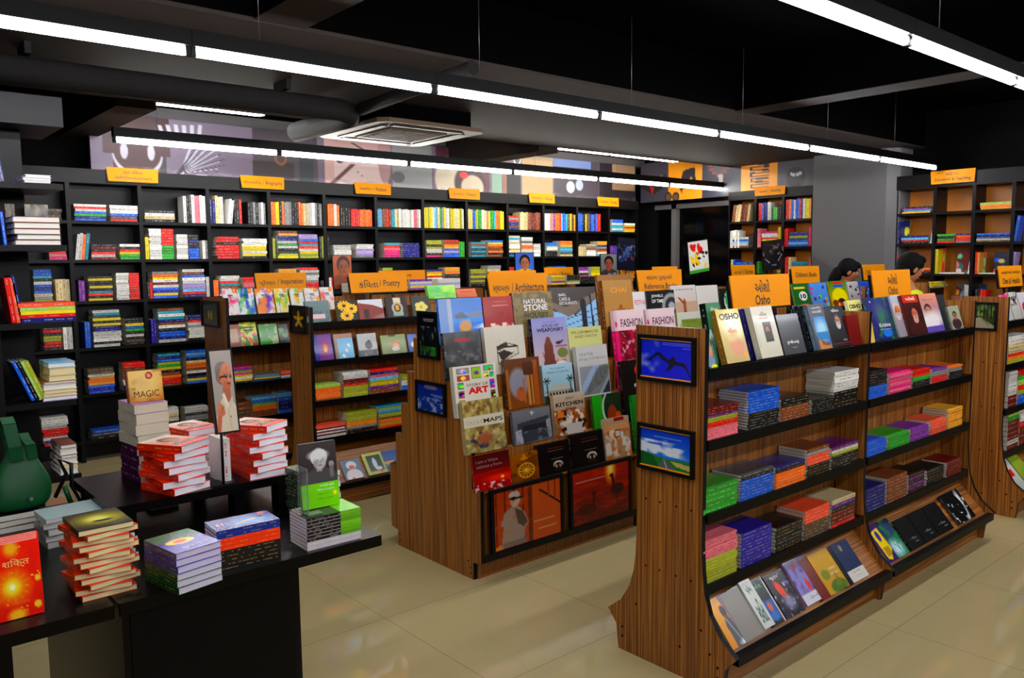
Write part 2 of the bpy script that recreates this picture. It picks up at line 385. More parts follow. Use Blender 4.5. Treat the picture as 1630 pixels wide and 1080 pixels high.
# wide soffit and the cross beams; near-black sides paint the shade above the tubes
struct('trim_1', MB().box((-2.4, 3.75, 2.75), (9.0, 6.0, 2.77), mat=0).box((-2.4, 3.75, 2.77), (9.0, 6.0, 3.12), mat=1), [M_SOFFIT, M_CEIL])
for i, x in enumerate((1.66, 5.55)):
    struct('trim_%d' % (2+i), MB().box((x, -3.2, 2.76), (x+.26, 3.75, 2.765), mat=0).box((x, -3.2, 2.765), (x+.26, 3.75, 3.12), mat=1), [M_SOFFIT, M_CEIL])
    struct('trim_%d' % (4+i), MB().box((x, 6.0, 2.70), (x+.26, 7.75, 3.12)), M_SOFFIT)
struct('trim_6', MB().box((-2.4, 7.55, 2.9), (9.0, 7.75, 3.0)), M_PILLAR)
# pillar between the two right-hand bookcases
y0 = on(1423, 300, 0, 8.62).y; y1 = on(1294.5, 300, 0, 8.62).y
pl = MB(); pl.prism([(8.62, y1), (9.0, y1), (9.0, y0-.02), (8.72, y0-.02), (8.62, y0+.08)], 0, 3.12, 'z'); struct('trim_7', pl, M_PILLAR)
# bulkhead box high on the left
struct('trim_8', MB().box((-2.4, 4.45, 2.29), (.985, 4.95, 2.43)), M_DARKWOOD)

# wall print above the back bookcase
MX0, MX1, MZ0, MZ1 = 1.85, 8.75, 2.33, 2.9
img = cv(900, 64, rgb(132,118,135), rgb(108,92,112))
def U(px, py):
    p = on(px, py, 1, 7.5); return (p.x-MX0)/(MX1-MX0), (MZ1-p.z)/(MZ1-MZ0)
def R_(a, b, c, d, col, al=1): (u0, v0), (u1, v1) = U(a, b), U(c, d); rect(img, u0, v0, u1, v1, col, al)
def E_(a, b, ru, rv, col, soft=.15, rot=0): u, v = U(a, b); ell(img, u, v, ru, rv, col, rot, soft)
def L_(a, b, c, d, w_, col): (u0, v0), (u1, v1) = U(a, b), U(c, d); line(img, u0, v0, u1, v1, w_, col)
R_(172, 100, 218, 400, rgb(72,24,24)); R_(218, 100, 272, 400, rgb(40,30,38)); R_(224, 100, 262, 400, rgb(88,26,24))
u, v = U(220, 246); ell(img, u, v, .030, .34, rgb(200,196,206), soft=.05); ell(img, u, v-.05, .0285, .32, rgb(66,24,26), soft=.05); rect(img, u-.04, v-1, u+.04, v+.0, rgb(66,24,26)); 
R_(216, 100, 223, 400, rgb(30,24,30)); 
E_(198, 240, .0045, .12, rgb(205,200,215)); E_(241, 243, .0045, .12, rgb(205,200,215))
for k in range(9):
    a_ = -.1+k*.2; L_(288, 276, 288+62*math.cos(a_*1.3-1.15), 274+44*math.sin(a_*1.3-1.55), .0016, rgb(198,192,204)); L_(282, 276, 300+60*math.cos(a_*1.3-1.2), 276+40*math.sin(a_*1.3-1.5), .0012, rgb(52,44,58))
for k in range(6): L_(262+k*11, 222, 254+k*13, 200, .0026, rgb(214,210,222))
R_(397, 100, 511, 400, rgb(74,66,74)); R_(402, 255, 470, 292, rgb(50,36,38)); R_(402, 268, 472, 272, rgb(120,72,48)); R_(402, 280, 472, 283, rgb(110,66,44)); R_(476, 240, 500, 292, rgb(44,48,60)); E_(447, 252, .009, .12, rgb(140,92,62)); E_(447, 252, .006, .08, rgb(70,58,60))
R_(511, 100, 620, 400, rgb(216,176,172)); R_(532, 255, 618, 300, rgb(232,206,204)); L_(520, 300, 562, 262, .0042, rgb(96,56,58)); E_(541, 252, .007, .09, rgb(70,60,66))
for k in range(7): L_(566+k*.6, 256+k*6, 574+k*.6, 256+k*6, .0012, rgb(60,40,46))
L_(560, 228, 590, 246, .003, rgb(90,70,80)); E_(612, 250, .012, .5, rgb(188,150,152))
R_(620, 100, 690, 400, rgb(158,158,160)); E_(634, 282, .012, .1, rgb(96,94,98))
R_(690, 100, 780, 400, rgb(92,52,66)); E_(716, 285, .03, .42, rgb(224,210,190)); E_(748, 292, .032, .36, rgb(60,22,34)); E_(752, 298, .024, .24, rgb(216,200,180)); E_(738, 279, .009, .07, rgb(205,30,30))
R_(780, 100, 800, 400, rgb(140,170,152)); R_(798, 100, 808, 400, rgb(150,104,80)); R_(806, 268, 830, 400, rgb(32,28,38)); R_(829, 100, 880, 400, rgb(190,160,124))
for k in range(7): R_(829, 262+k*8, 880, 263+k*8, rgb(140,108,78))
R_(780, 100, 880, 258, rgb(172,150,124)); E_(823, 254, .009, .14, rgb(222,222,224)); E_(823, 254, .006, .09, rgb(110,104,104))
R_(880, 100, 953, 400, rgb(74,66,76)); R_(880, 100, 940, 270, rgb(120,140,190)); E_(908, 298, .011, .13, rgb(222,222,228)); E_(922, 295, .010, .12, rgb(190,200,222))
R_(953, 100, 1020, 400, rgb(30,26,34)); R_(974, 250, 1010, 305, rgb(160,130,104)); noise(img, rgb(150,140,150), 60, .55, .7, 3, .5, y0=.75)
MC = MB(); MC.box((MX0, 7.5, MZ0), (MX1, 7.55, MZ1), rgb(90,80,90)); MC.canvas(img, frameM((MX0, 7.499, MZ0), (1, 0, 0), (0, 0, 1)), MX1-MX0, MZ1-MZ0)
tag(MC.build('wall_mural', M_WALLART), 'long printed mural of books and notebooks above the back bookcase', 'mural')
# print above the right-hand bookcase
Ya, Yb_ = 7.45, y1+.01; SZ0, SZ1 = 2.40, 2.93
img = cv(220, 44, rgb(74,70,82), rgb(60,56,66))
def U2(px, py): p = on(px, py, 0, 8.8); return (Ya-p.y)/(Ya-Yb_), (SZ1-p.z)/(SZ1-SZ0)
def R2(a, b, c, d, col): (u0, v0), (u1, v1) = U2(a, b), U2(c, d); rect(img, u0, v0, u1, v1, col)
def P2(pts, col): poly(img, [U2(*p) for p in pts], col)
OR = rgb(226,150,34); DK = rgb(40,38,48)
for k, (a, b) in enumerate(((1066, 1120), (1178, 1240))): R2(a, 100, b, 420, OR)
R2(1120, 100, 1178, 420, rgb(46,46,58)); R2(1240, 100, 1294, 420, rgb(70,64,76))
P2([(1018,278),(1042,292),(1060,276),(1056,300),(1040,309),(1022,300)], rgb(28,26,34)); P2([(1034,296),(1042,298),(1039,310)], rgb(170,40,30)); P2([(1022,281),(1040,290),(1056,278),(1050,288),(1040,296),(1026,289)], rgb(150,150,158))
P2([(1088,272),(1106,266),(1096,292),(1084,288)], DK); P2([(1100,274),(1106,264),(1108,288),(1103,292)], DK); P2([(1080,296),(1088,293),(1086,308)], DK)
u, v = U2(1145, 262)
for k in range(14):
    a_ = k*.449; line(img, u, v+.35, u+.05*math.cos(a_), v+.22*math.sin(a_), .003, rgb(150,40,40) if k % 2 else rgb(40,70,96)); ell(img, u+.055*math.cos(a_), v+.24*math.sin(a_), .006, .03, rgb(180,44,40))
P2([(1143,278),(1151,278),(1150,293),(1145,293)], rgb(206,196,190))
for k in range(4):
    yy = 266+k*9; P2([(1194,yy),(1224,yy-2),(1224,yy),(1197,yy+2),(1197,yy+5),(1224,yy+3),(1224,yy+5),(1194,yy+7)], DK)
P2([(1196,262),(1200,256),(1224,258),(1224,264)], DK)
u, v = U2(1266, 282); ell(img, u, v, .045, .22, rgb(26,24,32)); P2([(1257,274),(1265,276),(1265,281),(1257,279)], rgb(200,196,204)); P2([(1267,276),(1276,272),(1276,277),(1267,281)], rgb(200,196,204))
for cx_, r_ in ((1064, 9), (1076, 9)):
    u, v = U2(cx_, 313); ell(img, u, v, .022, .12, rgb(24,22,26)); ell(img, u, v, .015, .08, rgb(90,74,60))
MS = MB(); MS.box((8.8, Yb_, SZ0), (8.86, Ya, SZ1), rgb(60,56,66)); MS.canvas(img, frameM((8.799, Ya, SZ0), (0, -1, 0), (0, 0, 1)), Ya-Yb_, SZ1-SZ0)
tag(MS.build('wall_mural', M_WALLART), 'orange and slate mural with book icons beside the pillar', 'mural')

# ------------------------------------------------------------------ lights
def light_row(Y, Z, xs, where, mat=M_TUBE, drop=True, twin=False, names=None):
    for i, x in enumerate(xs):
        L = 1.215
        lab = f'{ORD[i]} tube from the left in {where}' if len(xs) > 1 else where
        e = empty('fluorescent_light', (x+L/2, Y, Z), lab, 'light', 'suspended fluorescent tubes')
        h = MB(); h.box((x, Y-.03, Z+.019), (x+L, Y+.03, Z+.085)); h.box((x+.0, Y-.012, Z-.02), (x+.02, Y+.012, Z+.03)); h.box((x+L-.02, Y-.012, Z-.02), (x+L, Y+.012, Z+.03))
        h.build('housing', M_EDGE, e, e.location)
        tb = MB()
        for dy in ((-.03, .03) if twin else (0,)): tb.tube([(x+.025, Y+dy, Z), (x+L-.025, Y+dy, Z)], .019, 12)
        tb.build('tube', mat, e, e.location)
        if drop:
            zc = 2.76 if 3.75 < Y < 6.0 else 3.12
            wv = MB(); wv.tube([(x+.3, Y, Z+.085), (x+.3, Y, zc)], .0015, 5); wv.build('hanger_wire', M_METAL, e, e.location)
light_row(3.45, 2.49, [1.25+1.217*k for k in range(-2, 6)], 'the long light row nearest the middle of the shop')
light_row(6.13, 2.49, [1.66+1.217*k for k in range(6)], 'the light row before the back bookcase', M_TUBE2)
light_row(1.52, 2.49, [-.2+1.217*k for k in range(7)], 'the light row over the bird-picture stand')
light_row(-.4, 2.49, [-1.0+1.217*k for k in range(7)], 'the added light row just behind the camera')  # unseen row, added to light the near spines from the front
light_row(-2.3, 2.49, [-1.0+1.217*k for k in range(7)], 'the added light row by the front wall')  # second unseen row, added for more front light
light_row(6.55, 2.86, [1.75], 'twin tube light high up at the left before the book mural', twin=True)
light_row(6.55, 2.86, [6.0, 7.22], 'the twin tube row high up before the wood-pattern mural', M_TUBE2, twin=True)
# wrapped pipe, air conditioner
dm = MB()
dm.tube([(-2.4, 4.85, 2.62), (2.72, 4.85, 2.62), (2.80, 4.88, 2.61), (2.84, 4.95, 2.60), (2.84, 5.75, 2.60)], .072, 16, mat=0)
dm.tube([(2.84, 3.6, 2.68), (2.84, 4.8, 2.63)], .04, 12)
e = empty('air_pipe', (1, 4.85, 2.62), 'grey wrapped pipe running under the dark soffit to the air conditioner', 'pipe'); dm.build('pipe_run', M_DUCT, e, e.location)
for x in (-.5, .9, 2.3): MB().box((x, 4.76, 2.69), (x+.03, 4.94, 2.75)).build('pipe_bracket', M_EDGE, e, e.location)
e = empty('air_conditioner', (3.5, 5.37, 2.62), 'square ivory ceiling cassette air conditioner under the soffit', 'air conditioner')
a = MB(); x0, x1, y0_, y1_, z0 = 3.06, 4.0, 4.9, 5.86, 2.595
a.prism([(x0+.06,y0_),(x1-.06,y0_),(x1,y0_+.06),(x1,y1_-.06),(x1-.06,y1_),(x0+.06,y1_),(x0,y1_-.06),(x0,y0_+.06)], z0, z0+.03, 'z'); a.build('body', M_AC, e, e.location); MB().box((x0+.09, y0_+.09, z0+.03), (x1-.09, y1_-.09, 2.75)).build('upper_case', M_CEIL, e, e.location)  # near-black upper case paints the dark gap above the panel
g = MB(); g.box((x0+.22, y0_+.22, z0-.008), (x1-.22, y1_-.22, z0-.001))
for k in range(12): g.box((x0+.24, y0_+.25+k*.038, z0-.012), (x1-.24, y0_+.26+k*.038, z0-.008))
g.build('intake_grille', M_AC, e, e.location)
for q in ((x0+.16, y0_+.1, x1-.16, y0_+.15), (x0+.16, y1_-.15, x1-.16, y1_-.1), (x0+.1, y0_+.16, x0+.15, y1_-.16), (x1-.15, y0_+.16, x1-.1, y1_-.16)):
    MB().box((q[0], q[1], z0-.006), (q[2], q[3], z0+.002)).build('air_flap', M_EDGE, e, e.location)

# ================================================================== SIGNS
def sign(px0, px1, Y, lines, label, z0=1.41, z1=1.55, axis='y', small=False, zb=None, tabs=True):
    if axis == 'y': xa = on(px0, 450, 1, Y).x; xb = on(px1, 450, 1, Y).x; M = frameM((xa, Y, z0), (1, 0, 0), (0, .12, 1)); W = xb-xa
    else: ya = on(px0, 300, 0, Y).y; yb = on(px1, 300, 0, Y).y; M = frameM((Y, ya, z0), (0, -1, 0), (0, 0, 1)); W = ya-yb
    H = z1-z0; e = empty('category_sign', tuple(M.translation+(M.col[0].xyz*W/2)), label, 'sign', 'orange category signs')
    s = MB(); tp = .02*W
    s.prism([(0, 0), (W, 0), (W+tp, H*.88), (W+tp, H), (-tp, H), (-tp, H*.88)], -.006, 0, 'z', M=M); s.build('panel', M_SIGN, e, e.location)
    b = MB(); b.prism([(-.008, -.008), (W+.008, -.008), (W+tp+.006, H*.85), (-tp-.006, H*.85)], -.02, -.007, 'z', M=M)
    if zb is not None:
        for u_ in (.25, .75): b.box((W*u_-.01, zb-z0, -.02), (W*u_+.01, 0, -.01), M=M)
    b.build('holder', M_EDGE, e, e.location)
    t = MB()
    for st, x, y, ww, hh in lines: t.text(st, M, x*W, y*H, ww*W, hh*H, (0, 0, 0), .001, .012)
    t.build('lettering', M_INK, e, e.location)
    return e
GO = 'ઓશો'
sign(1169, 1259, 1.94, [(GO, .38, .46, .26, .38), ('Osho', .37, .08, .26, .30)], 'orange sign on the first bay above the gold and cream books', zb=1.36)
sign(1393, 1451, 1.94, [(GO, .38, .46, .26, .38), ('Osho', .37, .08, .26, .30)], 'orange sign above the peach portrait book on the second bay', zb=1.36)
sign(781, 871, 3.5, [('સ્થાપત્ય', .05, .22, .28, .30), ('/ Architecture', .37, .25, .58, .36)], 'orange Architecture sign above the stone houses book', zb=1.19)
sign(1018, 1086, 3.5, [('સંદભ પુસ્તકો', .18, .48, .60, .30), ('Reference Books', .12, .10, .76, .26)], 'orange Reference Books sign on the stepped stand', zb=1.19)
sign(559, 648, 5.03, [('કિવતા', .14, .24, .34, .40), ('/ Poetry', .50, .20, .38, .42)], 'orange Poetry sign over the sunflower book', zb=1.33)
sign(409, 487, 6.16, [('પ્રેરણા', .05, .26, .32, .34), ('/ Inspiration', .42, .26, .53, .38)], 'orange Inspiration sign over the leafy book stand', zb=1.36)
sign(606, 677, 6.16, [('સ્વ વિકાસ', .3, .54, .40, .26), ('Self-Development', .1, .14, .8, .26)], 'orange sign half hidden behind the Poetry sign', zb=1.36)
sign(869, 913, 6.16, [('સાહિત્ય', .1, .3, .32, .3), ('/ Fiction', .5, .3, .40, .36)], 'orange Fiction sign standing behind the Architecture sign', zb=1.36)
sign(989, 1011, 6.16, [('નવલકથા', .1, .4, .8, .25)], 'small orange sign beside the woman portrait board', zb=1.36)
sign(1166, 1202, 5.03, [('બાળકો', .08, .3, .34, .3), ('/ Stories', .48, .3, .44, .36)], 'orange Stories sign standing below the dark figure poster', zb=1.33)
sign(1263, 1305, 3.5, [("Children's Books", .1, .36, .8, .30)], "orange Children's Books sign to the left of the first woman", zb=1.3)
sign(1376, 1409, 3.5, [("Children's Books", .1, .36, .8, .30)], "orange Children's Books sign between the two women", zb=1.3)
sign(1593, 1628, 1.94, [('આહાર અને આરોગ્ય', .08, .56, .84, .24), ('Diet & Health', .12, .14, .76, .28)], 'orange Diet & Health sign at the far right stand', zb=1.36)
sign(1041, 1079, 5.03, [], 'orange sign edge behind the Reference Books sign', zb=1.33)
sign(783, 855, 3.62, [], 'orange sign edge standing right behind the Architecture sign', z0=1.40, z1=1.565, zb=1.19)
def hsign(a, b, lines, label): return sign(a, b, BY-.03, lines, label, z0=2.315, z1=2.43)
hsign(182, 260, [('સ્વ વિકાસ', .3, .52, .40, .30), ('Self-Development', .14, .12, .74, .28)], 'orange Self-Development sign on the back bookcase header')
hsign(392, 458, [('જીવનચરિત્ર', .04, .3, .42, .3), ('/ Biography', .5, .28, .46, .36)], 'orange Biography sign on the back bookcase header')
hsign(571, 626, [('સાહિત્ય', .12, .3, .34, .3), ('/ Fiction', .5, .3, .38, .34)], 'orange Fiction sign below the pink notebook of the mural')
hsign(719, 766, [('સાહિત્ય', .12, .3, .34, .3), ('/ Fiction', .5, .3, .38, .34)], 'orange Fiction sign below the maroon open book of the mural')
hsign(845, 884, [('નવલકથા', .08, .34, .42, .26), ('/ Novel', .55, .3, .36, .34)], 'orange Novel sign below the wood pattern of the mural')
hsign(953, 985, [('નવલકથા', .08, .34, .42, .26), ('/ Novel', .55, .3, .36, .34)], 'orange Novel sign at the right end of the back bookcase')
sign(1202, 1249, SX-.03, [('બાળકો', .12, .35, .30, .30), ('/ Stories', .48, .35, .40, .34)], 'orange Stories sign on the bookcase left of the pillar', z0=2.36, z1=2.46, axis='x')
sign(1482, 1550, SX-.03, [('શિક્ષણ', .35, .56, .28, .28), ('Education & Teaching', .08, .14, .84, .30)], 'orange Education & Teaching sign on the bookcase right of the pillar', z0=2.34, z1=2.47, axis='x')

# ================================================================== STANDS (double-sided book gondolas)
def half_curve(hw=.165, top=1.364):
    return [(hw, top), (hw-.008, .55), (hw-.002, .44), (hw+.008, .364), (hw+.032, .288), (hw+.078, .215), (hw+.150, .158), (hw+.104, .105), (hw+.09, 0)]
OZ = [1.212, .943, .663, .388]; PZ = [1.228, .972, .705, .450]; LZ = [1.239, 1.0, .725, .45]
def gondola(label, x0, bays, bw, yc, hw=.165, top=1.364, zs=OZ, screws=True, group=None, boardtop=None, k=1.0):
    e = empty('book_stand', (x0, yc, 0), label, 'display stand', group); o = e.location
    hc = half_curve(hw, top); prof = [(yc-a, z) for a, z in hc[::-1]]+[(yc+a, z) for a, z in hc]
    for b in range(bays+1):
        x = x0+b*bw; p = MB()
        p.prism(prof, x-.012, x+.012, 'x', mat=0, sidemat=1)
        ob = p.build('end_panel' if b in (0, bays) else 'divider_panel', [M_WOODV, M_EDGE], e, o)
        if b in (0, bays):
            s = MB(); sx = x-.0125 if b == 0 else x+.0125
            for zz in (z_+.012 for z_ in zs):
                for yy in (-.11, -.04, .04, .11): s.tube([(sx-.001, yc+yy, zz-.002), (sx+.001, yc+yy, zz-.002)], .0045, 8)
            for yy, zz in ((-.235, .06), (-.235, .10), (-.16, .22), (.235, .06), (.235, .1), (-.06, .12), (.16, .22), (-.2, .14)): s.tube([(sx-.001, yc+yy, zz), (sx+.001, yc+yy, zz)], .0055, 8)
            s.build('screw_cap', M_EDGE, e, o)
    for b in range(bays):
        xa, xb = x0+b*bw+.012, x0+(b+1)*bw-.012
        MB().box((xa, yc-.009, .13), (xb, yc+.009, boardtop or top-.03)).build('back_board', M_WOODV, e, o)
        for sg in (-1, 1):
            for i, z in enumerate(zs):
                s = MB(); ys = sorted((yc+sg*.009, yc+sg*(hw-.006)))
                s.box((xa, ys[0], z-.028), (xb, ys[1], z))
                yl = sorted((yc+sg*(hw-.006), yc+sg*(hw+.002))); s.box((xa, yl[0], z-.038), (xb, yl[1], z+.003))
                s.build('shelf', M_BLACK, e, o)
            t = MB(); pr = [(yc+sg*.009, .36), (yc+sg*.009, .38), (yc+sg*.085, .345), (yc+sg*(hw+.115), .135), (yc+sg*(hw+.115), .150), (yc+sg*(hw+.14), .150), (yc+sg*(hw+.14), .125), (yc+sg*.009, .125)]
            t.prism(pr[::sg], xa, xb, 'x', mat=0, sidemat=0); tr_ = t.build('tray', M_WOODH, e, o)
            yl = sorted((yc+sg*(hw+.113), yc+sg*(hw+.146))); MB().box((xa, yl[0], .122), (xb, yl[1], .158)).build('lip', M_BLACK, tr_, o)
            ys = sorted((yc+sg*(hw+.045), yc+sg*(hw+.065))); MB().box((xa, ys[0], 0), (xb, ys[1], .124)).build('plinth', M_WOODH, e, o)
    return e
gondola('zebra-wood book stand with the bird picture, nearest the camera', 2.472, 2, 1.27, 1.94, group='curved zebra-wood book stands')
gondola('zebra-wood book stand with a forest picture at the far right edge', 5.545, 1, 1.27, 1.94, group='curved zebra-wood book stands')
gondola('zebra-wood book stand with a yellow flower picture on its end panel', 2.472, 2, 1.27, 5.03, hw=.15, top=1.335, zs=PZ, group='curved zebra-wood book stands')
gondola('zebra-wood book stand under the Inspiration sign by the back bookcase', 2.33, 3, 1.22, 6.16, hw=.23, top=1.372, zs=LZ, group='curved zebra-wood book stands')
gondola("zebra-wood book stand under the Children's Books signs", 5.66, 2, 1.27, 3.5, group='curved zebra-wood book stands')
gondola('zebra-wood book stand under the small Stories sign', 5.9, 2, 1.2, 5.03, top=1.335, group='curved zebra-wood book stands')

# stepped stand
AC = 3.53; AST = [(.148, 1.192), (.216, 1.012), (.284, .826), (.350, .646), (.416, .460)]
e = empty('stepped_book_stand', (2.47, AC, 0), 'stepped zebra-wood stand of art books facing the aisle', 'display stand'); ao = e.location
hp = [(AST[0][0], AST[0][1]+.02)]
for i in range(len(AST)):
    a_, z_ = AST[i]; nz = AST[i+1][1] if i < 4 else .10
    if i: hp.append((a_, z_+.012))
    hp.append((a_, nz+.012 if i < 4 else .1))
hp += [(.35, .09), (.35, 0)]
prof = [(AC-a_, z_) for a_, z_ in hp[::-1]]+[(AC+a_, z_) for a_, z_ in hp]
for b, x in enumerate((2.472, 3.70, 4.95)):
    MB().prism(prof, x-.012, x+.012, 'x', mat=0, sidemat=1).build('end_panel' if b != 1 else 'divider_panel', [M_WOODV, M_EDGE], e, ao)
for xa, xb in ((2.484, 3.688), (3.712, 4.938)):
    st = MB()
    ip = [(0, AST[0][1])]
    for i in range(5):
        a_, z_ = AST[i]; ip.append((a_-.012-.0, z_)); ip.append((a_-.012, AST[i+1][1] if i < 4 else .115))
    # the wooden steps: each riser stands behind the ledge of the step below
    pr = [(AC-.0, .115)]+[(AC-(AST[0][0]-.075 if i == 0 else AST[i-1][0]-.012), 0) for i in ()]
    offs = [AST[0][0]-.08, AST[0][0]-.012, AST[1][0]-.012, AST[2][0]-.012, AST[3][0]-.012]
    zl = [AST[0][1], AST[1][1], AST[2][1], AST[3][1], AST[4][1], .115]
    pts = [(0, 1.25), (offs[0], 1.25), (offs[0], zl[0])]
    for i in range(1, 5): pts += [(offs[i], zl[i-1]), (offs[i], zl[i])]
    pts += [(AST[4][0]-.028, zl[4]), (AST[4][0]-.028, zl[4]-.012), (AST[4][0]-.07, zl[4]-.012), (AST[4][0]-.07, .115), (AST[4][0]-.002, .115), (AST[4][0]-.002, .10), (0, .10)]
    # ledges
    st.prism([(AC-a_, z_) for a_, z_ in pts], xa, xb, 'x', mat=0)
    st.prism([(AC+a_, z_) for a_, z_ in pts][::-1], xa, xb, 'x', mat=0)
    st.build('steps', M_WOODV, e, ao)
    lp = MB()
    lp.box((xa, AC-.418, .10), (xb, AC-.408, .135)); lp.build('ledge_strip', M_EDGE, e, ao)
    MB().box((xa, AC-.36, 0), (xb, AC-.345, .10)).build('plinth', M_WOODV, e, ao)
sc_ = MB()
for yy, zz in ((-.33, .03), (-.33, .06), (-.31, .09), (.33, .03), (.33, .07)): sc_.tube([(2.4585, AC+yy, zz), (2.4605, AC+yy, zz)], .005, 8)
sc_.build('screw_cap', M_EDGE, e, ao)

# ================================================================== BOOKCASES AGAINST THE WALLS
def segs(O, A, D, z, hmax, spec):
    """fill one compartment: O = world xy of its left end (front edge), A along, D into the shelf; spec = (x0, x1, h, kind, colours) in metres/fractions"""
    for (x0, x1, h, kind, cols) in spec:
        rr = random.Random(int(x0*100+z*1000+O[0]*37)); H = hmax*min(.97, h*(1.10 if kind == 'p' else 1.0))*.96
        A3 = Vector((A[0], A[1], 0)); D3 = Vector((D[0], D[1], 0)); o3 = Vector((O[0], O[1], 0))+D3*.012
        if kind == 'p':
            L = x1-x0; n = max(len(cols), int(round(H/.024))) if len(cols) > 1 else max(1, int(round(H/.02))); t = H/n
            for i in range(n):
                ch = cols[min(len(cols)-1, i*len(cols)//n)]; ch = rr.choice('wksnarcbltd') if rr.random() < .16 and len(cols) > 1 else ch; c = PAL[ch]; f = rr.uniform(.85, 1.1); c = tuple(min(1, v*f) for v in c)
                l2 = L*rr.uniform(.92, 1); p = o3+A3*(x0+rr.uniform(0, L-l2))+D3*rr.uniform(0, .006)+Vector((0, 0, z+(n-1-i)*t))
                ya = Vector((0, 0, 1)).cross(D3)
                if ya.dot(A3) < 0: p = p+A3*l2
                book(.14, l2, t*.97, c, c, frameM(p, D3, ya), marks=(.85,.85,.8) if sum(c) < 1.7 else (.25,.15,.12), seed=rr.randint(0, 9999))
        else:
            x = x0; i = 0
            while x < x1-.012:
                t = rr.uniform(.018, .03); ch = cols[min(len(cols)-1, int((x-x0)/(x1-x0)*len(cols)))]; c = PAL[ch]; f = rr.uniform(.85, 1.12); c = tuple(min(1, v*f) for v in c)
                hh = H*rr.uniform(.93, 1.0); za = D3.cross(Vector((0, 0, 1))); p = o3+A3*x+D3*rr.uniform(0, .008)+Vector((0, 0, z))
                if za.dot(A3) < 0: p = p+A3*t
                M = frameM(p, D3, (0, 0, 1))
                if kind == 'l': M = M @ Matrix.Rotation(.13, 4, 'X')
                book(.14, hh, t*.96, c, c, M, marks=(.88,.86,.8) if sum(c) < 1.7 else (.3,.12,.1), seed=rr.randint(0, 9999))
                x += t; i += 1
CX = [v*.9125 for v in (.50, 1.135, 1.769,2.37,2.998,3.623,4.249,4.891,5.531,6.18,6.841,7.471,8.109,8.756,9.391)]
CX = [1.62+(v-1.62)*1 for v in CX]
BZ = [2.405, 2.29, 1.988, 1.672, 1.335, .95, .565, .18]
def bookcase(label, xs, O, A, D, zs, ztop, zh, matb, depth=.2, group=None):
    """xs: divider positions along A; zs: shelf top heights"""
    A3 = Vector((*A, 0)); D3 = Vector((*D, 0)); Mb = frameM((O[0], O[1], 0), A3, D3) if A3.cross(D3).z > 0 else None
    M = Matrix((A3, D3, Vector((0, 0, 1)))).transposed().to_4x4(); M.translation = Vector((O[0], O[1], 0))
    e = empty('bookcase', tuple(M @ Vector(((xs[0]+xs[-1])/2, 0, 0))), label, 'bookcase', group); o = e.location
    for i, x in enumerate(xs):
        w_ = .016; MB().box((x-w_ if i else x, 0, 0), (x+w_ if i < len(xs)-1 else x, depth, zh), M=M).build('side_panel' if i in (0, len(xs)-1) else 'divider', M_DARKWOOD, e, o)
    MB().box((xs[0]+.001, depth-.012, .0), (xs[-1]-.001, depth, ztop), M=M).build('back_panel', matb, e, o)
    MB().box((xs[0], -.008, zh), (xs[-1], depth, ztop), M=M).build('header', M_DARKWOOD, e, o)
    for z in zs:
        for a, b in zip(xs[:-1], xs[1:]): MB().box((a+.014, .002, z-.025), (b-.014, depth-.012, z), M=M).build('shelf', M_DARKWOOD, e, o)
    return e
names = ['behind the corner tower shelf', 'under the Self-Development sign', 'under the Biography sign', 'under the first Fiction sign', 'under the second Fiction sign', 'under the first Novel sign', 'under the last Novel sign']
for k in range(7):
    xs = CX[2*k:2*k+3]
    if len(xs) < 3: break
    bookcase('black oak bookcase on the back wall '+names[k], xs, (0, BY), (1, 0), (0, 1), BZ[2:], BZ[0], BZ[1], M_DARKWOOD, group='back wall bookcases')
def fr(c, spec):
    """spec with fractions of the column's width"""
    w_ = CX[c+3]-CX[c+2]-.032; return [(a*w_, b*w_, h, k, cols) for a, b, h, k, cols in spec]
